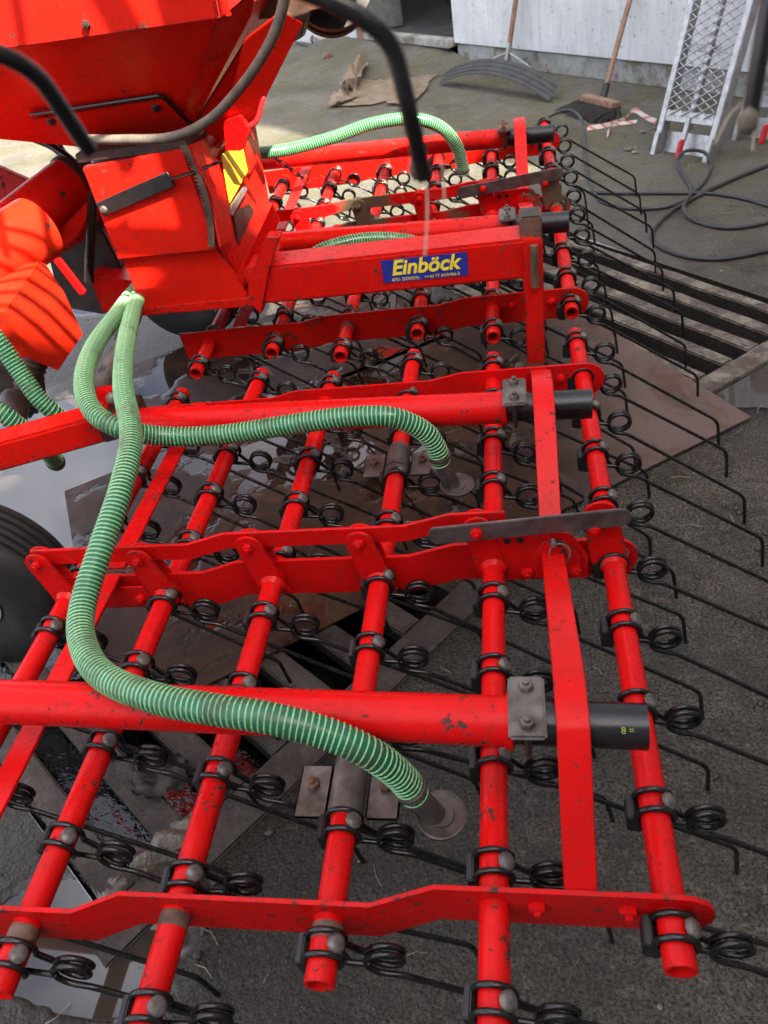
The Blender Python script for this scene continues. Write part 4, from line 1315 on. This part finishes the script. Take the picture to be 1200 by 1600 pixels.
hose('short green hose showing above the decal beam',
     [ay(470, 425, 2.00), ay(495, 396, 2.02), ay(540, 380, 2.05), ay(590, 374, 2.08), ay(640, 378, 2.10), ay(685, 390, 2.14), ay(730, 420, 2.20)], 0.0192)
hose('green hose running down from the left edge under the fan cover',
     [ay(-60, 470, 1.45), ay(-5, 530, 1.42), ay(30, 580, 1.40), ay(60, 622, 1.38), ay(88, 648, 1.38), ay(112, 668, 1.42)], 0.0192)
hose('lowest green hose ending at the left edge above the square beam',
     [ay(-60, 610, 1.30), ay(-5, 640, 1.29), ay(25, 662, 1.29), ay(60, 690, 1.31), ay(90, 725, 1.36)], 0.0192)
cable('muddy dark hose hidden behind the two hanging green hoses', [(205, 500, 1.84), (185, 560, 1.75), (160, 615, 1.65), (140, 650, 1.6)], 0.017, SPRING, 14, name='dirty_hose', cat='hose')

DISC = simple('worn_deflector_steel', (0.045, 0.036, 0.028), (0.115, 0.10, 0.085), 45, (0.35, 0.6), 0.4)
def outlet(label, xb, yb, tip, z=ZT, disc=True):
    """seed outlet: clamp shell on the tine bar, wing plates, steel spout and round deflector"""
    t = thing('seed_outlet', label, 'seed outlet', (xb, yb, 0), 'seed outlets clamped on the tine bars')
    mesh('clamp_shell', T_([(xb, yb - 0.042, z), (xb, yb + 0.045, z)], TR + 0.006, 20, hollow=0.8), ZINC, t)
    for s in (-1, 1):
        mesh('wing_plate', box((xb + s * 0.050, yb, z - 0.004), (0.046, 0.080, 0.005), None, 0.004), ZINC, t)
        mesh('bolt', hexbolt((xb + s * 0.052, yb + 0.008, z), (0, 0, 1), 0.010, 0.007), RUST, t)
    tip = V(tip)
    mesh('spout', T_([tip, tip + V((0.018, 0.006, -0.060))], 0.0155, 16, hollow=0.8), GREYBAR, t)
    mesh('spout_arm', T_([(xb + 0.06, yb, z - 0.008), tip + V((0.018, 0.006, -0.058))], 0.008, 8), GREYBAR, t)
    if disc:
        dc = tip + V((0.026, 0.006, -0.062))
        mesh('deflector', lathe([(0.0, -0.002), (0.034, -0.002), (0.035, 0), (0.035, 0.003), (0.032, 0.0035), (0.030, 0.002), (0.019, 0.002), (0.018, 0.004), (0.0, 0.004)], dc, V((0.06, -0.05, 1)), 32), DISC, t)
    return t
outlet('galvanised seed outlet with round deflector under the nearest hose end', -0.255, 0.533, ay(650, 1243, 0.510))
outlet('galvanised seed outlet with round deflector under the second hose end', -0.255, 1.272, ay(689, 724, 1.208))

# chain hanging at the far section
ch = thing('hanging_chain', 'short rusty chain hanging beside the far section', 'chain', ay(440, 260, 2.55))
for i in range(6):
    f = i / 5
    c = ay(434 + 44 * f, 250 + 32 * f, 2.52)
    c2 = ay(434 + 44 * (f + .1), 250 + 32 * (f + .1), 2.52)
    d = (c2 - c).normalized()
    sdir = d.cross(V((0, -1, 0) if i % 2 else (0.3, 0.2, 1))).normalized()
    lk = [c + d * (0.017 * math.cos(a)) + sdir * (0.009 * math.sin(a)) for a in [2 * math.pi * k / 14 for k in range(15)]]
    mesh('link', T_(lk, 0.0022, 6), DARKMACH, ch)

# ------------------------------------------------------------------ folded wing: tines hanging close to the camera
fw = thing('folded_wing', 'blurred dark tines of the folded wing hanging close above the camera', 'tine harrow', (0, 0.2, 1.55))
def near_tine(pts, r=0.0036):
    return mesh('tine', T_(rounded([ad(*p) for p in pts], 0.03, 8), r, 14), BLACKWIRE, fw)
near_tine([(662, 275, 0.325), (640, 175, 0.30), (612, 60, 0.285), (540, 10, 0.28), (350, -60, 0.28), (-120, -260, 0.30)])
near_tine([(140, 235, 0.330), (62, 120, 0.30), (20, 92, 0.29), (-70, 60, 0.28), (-420, -160, 0.29)])
near_tine([(1168, 205, 0.33), (1186, 95, 0.315), (1212, -60, 0.30), (1150, -170, 0.30), (900, -330, 0.31)], 0.0036)
for c, rr in (((655, 262), 0.0045), ((1168, 190), 0.0042)):
    rnd = random.Random(c[0])
    bm = bmesh.new()
    bmesh.ops.create_icosphere(bm, subdivisions=3, radius=1)
    for v in bm.verts:
        v.co *= 1 + rnd.uniform(-0.12, 0.12)
    bm.transform(Matrix.Translation(ad(*c, 0.325)) @ Matrix.Diagonal((rr, rr, rr * 1.3, 1)))
    mesh('mud_clod', bm, MUDTUBE, fw)
STRAW = simple('pale_straw', (0.30, 0.24, 0.17), (0.45, 0.38, 0.30), 60, (0.6, 0.8))
for pts in ([(665, 265), (668, 330), (664, 400)], [(690, 250), (694, 300), (692, 330)], [(1172, 150), (1140, 180), (1118, 225)], [(1170, 155), (1178, 190), (1176, 235)]):
    mesh('straw', T_(catmull([ad(x, y, 0.325) for x, y in pts], 5), 0.0004, 6), STRAW, fw)
# unseen tines of the folded wing, and bars added to shade the hopper
def sunward(p, t):
    return V(p) + SUN * t
for q in (V((-1.02, 1.66, 1.15)), V((-0.90, 1.66, 1.15))):
    c = sunward(q, 1.3)
    mesh('tine', T_([c + V((-0.05, -0.1, -0.30)), c + V((0.06, 0.1, 0.45))], 0.010, 10), BLACKWIRE, fw)
sa, sb, sc_ = ay(26, 452, 1.53), ay(80, 490, 1.60), ay(10, 478, 1.48)
for kk in range(-4, 3):
    c = sunward(sa + (sc_ - sa) * (kk * 0.95), 1.55)
    dd = (sb - sa).normalized()
    mesh('tine', T_([c - dd * 0.25, c + dd * 0.30], 0.0075, 8), BLACKWIRE, fw)
for q, hx in ((V((-0.60, 1.66, 1.20)), 0.05), (V((-0.74, 1.66, 1.22)), 0.03)):
    c = sunward(q, 1.25)
    mesh('tine_bar', box(c, (hx, 0.03, 0.30), Matrix.Rotation(R(-14), 3, 'Y'), 0.004), RED, fw)  # unseen bars added to throw shadow bands on the upper hopper
c = sunward(V((-0.86, 1.78, 0.665)), 1.45)
mesh('tine_bar', box(c, (0.34, 0.03, 0.030), Matrix.Rotation(R(8), 3, 'Y'), 0.004), RED, fw)  # unseen crossbar added to throw a shadow across the metering box
c = sunward(V((-0.712, 1.78, 0.78)), 1.45)
mesh('shadow_upright', box(c, (0.110, 0.03, 0.42), None, 0.004), RED, fw)  # unseen post added to shade the right part of the box front
mesh('tine_bar', T_([V((-0.9, -0.25, 2.3)), V((0.9, -0.25, 2.3))], 0.0185, 16), RED, fw)

# ------------------------------------------------------------------ yard clutter
# hydraulic cylinder / joint shaft by the building
js = thing('joint_shaft', 'greasy dark steel joint shaft lying on the yard near the doorway', 'shaft', az(503, 85))
pa, pb = az(492, 62, 0.035), az(512, 92, 0.03)
mesh('tube', T_([pa, pb], 0.026, 18), GREYPL, js)
mesh('yoke', lathe([(0, 0), (0.045, 0), (0.05, 0.02), (0.045, 0.07), (0, 0.07)], pb, pb - pa, 14), RUST, js)
mesh('yoke', lathe([(0, 0), (0.04, 0), (0.045, 0.03), (0.03, 0.08), (0, 0.08)], pa, pa - pb, 14), RUST, js)
rag(az(508, 64, 0.0), 0.10, 8, 'plastic_scrap', 'torn yellow and white plastic scrap beside the joint shaft', 'scrap', YELLOW, 0.25)
cable_pts = [az(x, y, 0.012) for x, y in ((462, 66), (485, 72), (520, 66), (545, 68), (580, 70))]
tag(mesh('thin_wire', T_(catmull(cable_pts, 8), 0.008, 8), CABLE), 'thin dark wire along the foot of the doorstep', 'wire')

# torn cardboard
cb = thing('cardboard_sheet', 'flattened torn brown cardboard lying on the yard', 'cardboard', az(600, 140))
def card(px, z, seed, nm, lift=0.0):
    rnd = random.Random(seed)
    pts = []
    for i in range(len(px)):
        a, b = az(*px[i], z), az(*px[(i + 1) % len(px)], z)
        for k in range(5):
            p = a.lerp(b, k / 5)
            pts.append(p + V((rnd.uniform(-.012, .012), rnd.uniform(-.012, .012), rnd.uniform(0, lift))))
    bm = bmesh.new()
    c = sum(pts, V()) / len(pts)
    c.z = z + 0.01
    cv = bm.verts.new(c)
    vs = [bm.verts.new(p) for p in pts]
    ms = [bm.verts.new(p.lerp(c, 0.5) + V((0, 0, rnd.uniform(0, .012)))) for p in pts]
    n = len(pts)
    for i in range(n):
        bm.faces.new((vs[i], vs[(i + 1) % n], ms[(i + 1) % n], ms[i]))
        bm.faces.new((ms[i], ms[(i + 1) % n], cv))
    bmesh.ops.solidify(bm, geom=bm.faces[:], thickness=0.005)
    return mesh(nm, bm, CARD, cb, ang=25)
card([(516, 166), (530, 142), (560, 118), (612, 112), (684, 112), (668, 132), (622, 152), (580, 163)], 0.012, 1, 'layer')
card([(600, 160), (640, 142), (670, 128), (655, 152), (625, 162)], 0.024, 2, 'layer')
card([(532, 138), (548, 118), (570, 96), (578, 112), (560, 138), (545, 152)], 0.03, 3, 'torn_flap', 0.09)
card([(515, 166), (520, 148), (548, 140), (560, 152), (540, 160)], 0.025, 4, 'torn_flap', 0.03)

# grey ribbed mudguard
mg = thing('mudguard', 'curved grey ribbed plastic mudguard standing against the wall', 'mudguard', az(780, 140))
m0, m1 = az(694, 132), az(866, 158)
mdir = (m1 - m0)
mlen = mdir.length
mdir.normalize()
mside = V((mdir.y, -mdir.x, 0))
if mside.dot(CAM - m0) < 0:
    mside = -mside
MW = (mside * 0.80 - V((0, 0, 0.60))).normalized()       # across the band, towards the camera and down
MO = (mside * 0.60 + V((0, 0, 0.80))).normalized()       # out of the band at its crest
def mgp(a, wv, rr):
    """arc from a = 0 (left foot) to 1 (right foot)"""
    H = 21
    A = R(-H + 2 * H * a)
    rad = (mlen / 2) / math.sin(R(H))
    p = m0 + mdir * (mlen / 2 + math.sin(A) * (rad + rr)) + V((0, 0, 1)) * ((math.cos(A) - math.cos(R(H))) * rad) + MO * rr + MW * wv + V((0, 0, 0.045))
    p.z = max(p.z, 0.006)
    return p
prof = []
for k in range(33):
    wv = -0.060 + 0.12 * k / 32
    prof.append((wv, 0.0045 * (1 if (k // 4) % 2 else 0)))
bm = bmesh.new()
rows = []
for i in range(33):
    rows.append([bm.verts.new(mgp(i / 32, wv, h)) for wv, h in prof])
for a, b in zip(rows, rows[1:]):
    for k in range(len(prof) - 1):
        bm.faces.new((a[k], a[k + 1], b[k + 1], b[k]))
bmesh.ops.solidify(bm, geom=bm.faces[:], thickness=0.006)
mesh('shell', bm, GREYPL, mg, ang=30)
# rake / broom handles
def handle(name, label, cat, foot, topx, L, r, group=None):
    t = thing(name, label, cat, (foot.x, foot.y, 0), group)
    d = (V(topx) - foot).normalized()
    mesh('handle', T_([foot, foot + d * L * 0.33, foot + d * L * 0.66, foot + d * L], r, 16), WOOD, t)
    return t, d
def lean(foot, px, py, out):
    """point seen at a pixel on the wall plane moved out by out"""
    d = ray(px, py)
    w0 = W0 + WN * out
    return CAM + d * ((w0 - CAM).dot(WN) / d.dot(WN))
f1 = lean(None, 793, 92, 0.13)
tp1 = lean(None, 806, 0, 0.07)
rk, d1 = handle('yard_rake', 'wooden handled rake leaning on the white wall behind the mudguard', 'rake', f1, tp1, 1.3, 0.017)
mesh('socket', T_([f1 - d1 * 0.02, f1 + d1 * 0.10], 0.0195, 16), ALU, rk)
f1g = lean(None, 790, 104, 0.15)
mesh('stay', T_([f1 + d1 * 0.04, lean(None, 770, 92, 0.14), lean(None, 735, 110, 0.14)], 0.006, 8), ALU, rk)
mesh('stay', T_([f1 + d1 * 0.04, lean(None, 822, 100, 0.14), lean(None, 855, 135, 0.16)], 0.006, 8), ALU, rk)
hd = lean(None, 790, 112, 0.16)
hd.z = 0.05
mesh('rake_head', box(hd, (0.50, 0.03, 0.05), basis(WD), 0.004), GREYPL, rk)
f2 = az(943, 150, 0.075)
tp2 = lean(None, 984, 0, 0.06)
br, d2 = handle('yard_broom', 'broom with wooden handle and dark bristles leaning on the white wall', 'broom', f2, tp2, 1.45, 0.0155)
mesh('socket', T_([f2 - d2 * 0.02, f2 + d2 * 0.07], 0.021, 14), HOLDER, br)
h0, h1 = az(912, 152, 0.075), az(964, 165, 0.075)
hdir = (h1 - h0).normalized()
mesh('head_board', box((h0 + h1) / 2, ((h1 - h0).length, 0.06, 0.032), basis(hdir), 0.006), WOOD, br)
rnd = random.Random(9)
bm = bmesh.new()
hs = V((hdir.y, -hdir.x, 0))
if hs.dot(CAM - h0) < 0:
    hs = -hs
for i in range(900):
    p = h0.lerp(h1, rnd.uniform(-0.05, 1.05)) + hs * rnd.uniform(-0.025, 0.03)
    e = p + hs * rnd.uniform(-0.01, 0.10) + hdir * rnd.uniform(-0.14, 0.03)
    e.z = rnd.uniform(0.004, 0.02)
    p.z = 0.065
    tube(bm, [p, e], 0.0032, 3, False)
o = mesh('bristles', bm, BRISTLE, br)
o['kind'] = 'stuff'

# aluminium ramps leaning on the wall
def ramp(label, foot, lean_a, Lr):
    t = thing('loading_ramp', label, 'loading ramp', foot, 'aluminium loading ramps')
    ax = V((0.70, -0.714, 0)).normalized()                # across the ramp
    bk = V((0.714, 0.70, 0)).normalized()                 # towards the wall
    up = (bk * lean_a + V((0, 0, 1))).normalized()        # along the ramp
    nn = ax.cross(up).normalized()
    if nn.dot(CAM - foot) < 0:
        nn = -nn
    W_ = 0.285
    Mx = Matrix((ax, up, nn)).transposed()
    def q(a, b, c=0):
        return V(foot) + ax * a + up * b + nn * c
    for a in (0.0, W_):
        mesh('side_rail', box(q(a, Lr / 2 - 0.02, -0.03), (0.030, Lr + 0.04, 0.06), Mx, 0.003), ALU, t)
    mesh('foot_tab', box(q(0, 0.02, 0.006), (0.026, 0.15, 0.012), Mx, 0.003), ALU, t)
    mesh('foot_tab', box(q(W_, 0.02, 0.006), (0.026, 0.15, 0.012), Mx, 0.003), ALU, t)
    mesh('centre_rail', box(q(W_ / 2, Lr / 2 + 0.07, -0.022), (0.026, Lr - 0.1, 0.03), Mx, 0.003), ALU, t)
    mesh('cross_plate', box(q(W_ / 2, 0.17, -0.004), (W_ - 0.032, 0.045, 0.006), Mx, 0.002), ALU, t)
    mesh('end_plate', box(q(W_ / 2, 0.055, -0.05), (W_ - 0.032, 0.10, 0.006), Mx, 0.002), ALU, t)
    mesh('red_grip', box(q(W_ / 2, 0.035, 0.01), (0.026, 0.085, 0.024), Mx, 0.006), REDSTRAP, t)
    mesh('tongue', box(q(W_ / 2, 0.12, 0.0), (0.024, 0.10, 0.016), Mx, 0.003), ALU, t)
    for i in range(4):
        mesh('cross_member', box(q(W_ / 2, 0.45 + 0.42 * i, -0.045), (W_ - 0.034, 0.03, 0.02), Mx, 0.002), ALU, t)
    # crossing mesh strands
    x0, x1, y0, y1 = 0.018, W_ - 0.018, 0.17, Lr - 0.05
    for s in (1, -1):
        b = y0 - 0.2
        i = 0
        while b < y1:
            k = 0.62
            pa, pb = (x0, b), (x1, b + (x1 - x0) * k)
            if s < 0:
                pa, pb = (x1, b), (x0, b + (x1 - x0) * k)
            # clip to the panel
            def cl(p, o_):
                if p[1] < y0:
                    f = (y0 - p[1]) / (o_[1] - p[1])
                    return (p[0] + (o_[0] - p[0]) * f, y0)
                return p
            if pb[1] > y0 + 0.01 and pb[1] < y1:
                a_ = cl(pa, pb)
                mesh('strand', T_([q(a_[0], a_[1], 0.004 + 0.003 * s), q(pb[0], pb[1], 0.004 + 0.003 * s)], 0.0028, 6), ALU, t)
            b += 0.038
    return t
ramp('aluminium mesh loading ramp with red grip standing against the wall', az(1021, 240), 0.33, 2.1)
ramp('second aluminium mesh ramp partly cut off by the right edge', az(1148, 218), 0.33, 2.1)

# barrier tape, wires, black cable coil
tp = [(918, 200), (945, 196), (975, 186), (990, 172), (1008, 182), (1025, 190)]
tag(mesh('barrier_tape', strip(catmull([az(x, y, 0.012 + 0.02 * (i == 3)) for i, (x, y) in enumerate(tp)], 6), V((0.3, 0.5, 0.8)), 0.026, 0.001), TAPE), 'crumpled red and white barrier tape between broom and ramp', 'barrier tape')
tag(mesh('paper_scrap', strip(catmull([az(x, y, 0.01) for x, y in ((950, 212), (952, 200), (965, 194), (995, 190))], 5), V((0.5, 0.6, 0.5)), 0.025, 0.001), TAPE), 'short loose end of barrier tape lying by the broom', 'barrier tape')
def gcable(label, px, r, mat=CABLE, z=None):
    rnd = random.Random(len(px))
    pts = catmull([az(p[0], p[1], (p[2] if len(p) > 2 else r)) for p in px], 10)
    return tag(mesh('black_hose', T_(pts, r, 12), mat), label, 'hose', 'black hoses on the yard')
gcable('thick black hose lying in loops on the yard in front of the ramps',
       [(1260, 232), (1200, 258), (1150, 278), (1110, 296), (1080, 312), (1050, 330), (1022, 358), (1024, 380), (1060, 398), (1110, 405), (1160, 400), (1230, 384)], 0.0085)
gcable('thinner black hose running from the far section to the ramp and round in a ring',
       [(838, 196, 0.03), (866, 178, 0.06), (890, 172, 0.08), (908, 186, 0.06), (914, 220, 0.03), (918, 270), (935, 310), (975, 325), (1030, 325), (1066, 315), (1080, 300), (1070, 278), (1058, 252, 0.04), (1072, 236, 0.06), (1100, 238, 0.04), (1112, 258), (1100, 285), (1078, 305)], 0.0075)
gcable('black hose looping right across the first one towards the right edge',
       [(920, 301), (980, 302), (1040, 302), (1100, 302), (1150, 308), (1210, 325), (1260, 350)], 0.0075)
gcable('black hose ring lying open at the right edge of the yard',
       [(1078, 305, 0.03), (1068, 325, 0.03), (1085, 345), (1130, 356), (1180, 352), (1230, 338)], 0.008)
# few loose scraps
for k, (x, y, s_) in enumerate(((985, 232, 0.022), (1004, 206, 0.016), (992, 238, 0.014))):
    bm = bmesh.new()
    bmesh.ops.create_icosphere(bm, subdivisions=2, radius=s_)
    rnd = random.Random(k)
    for v in bm.verts:
        v.co = V((v.co.x * 1.3, v.co.y, v.co.z * 0.55)) * (1 + rnd.uniform(-.2, .2))
    bm.transform(Matrix.Translation(az(x, y, s_ * 0.4)))
    tag(mesh('stone', bm, STONE, smooth=False), ('largest pale stone', 'small pale stone nearest the barrier tape', 'smallest pale stone, right beside the largest one')[k] + ' on the yard before the ramp', 'stone', 'pale stones on the yard')
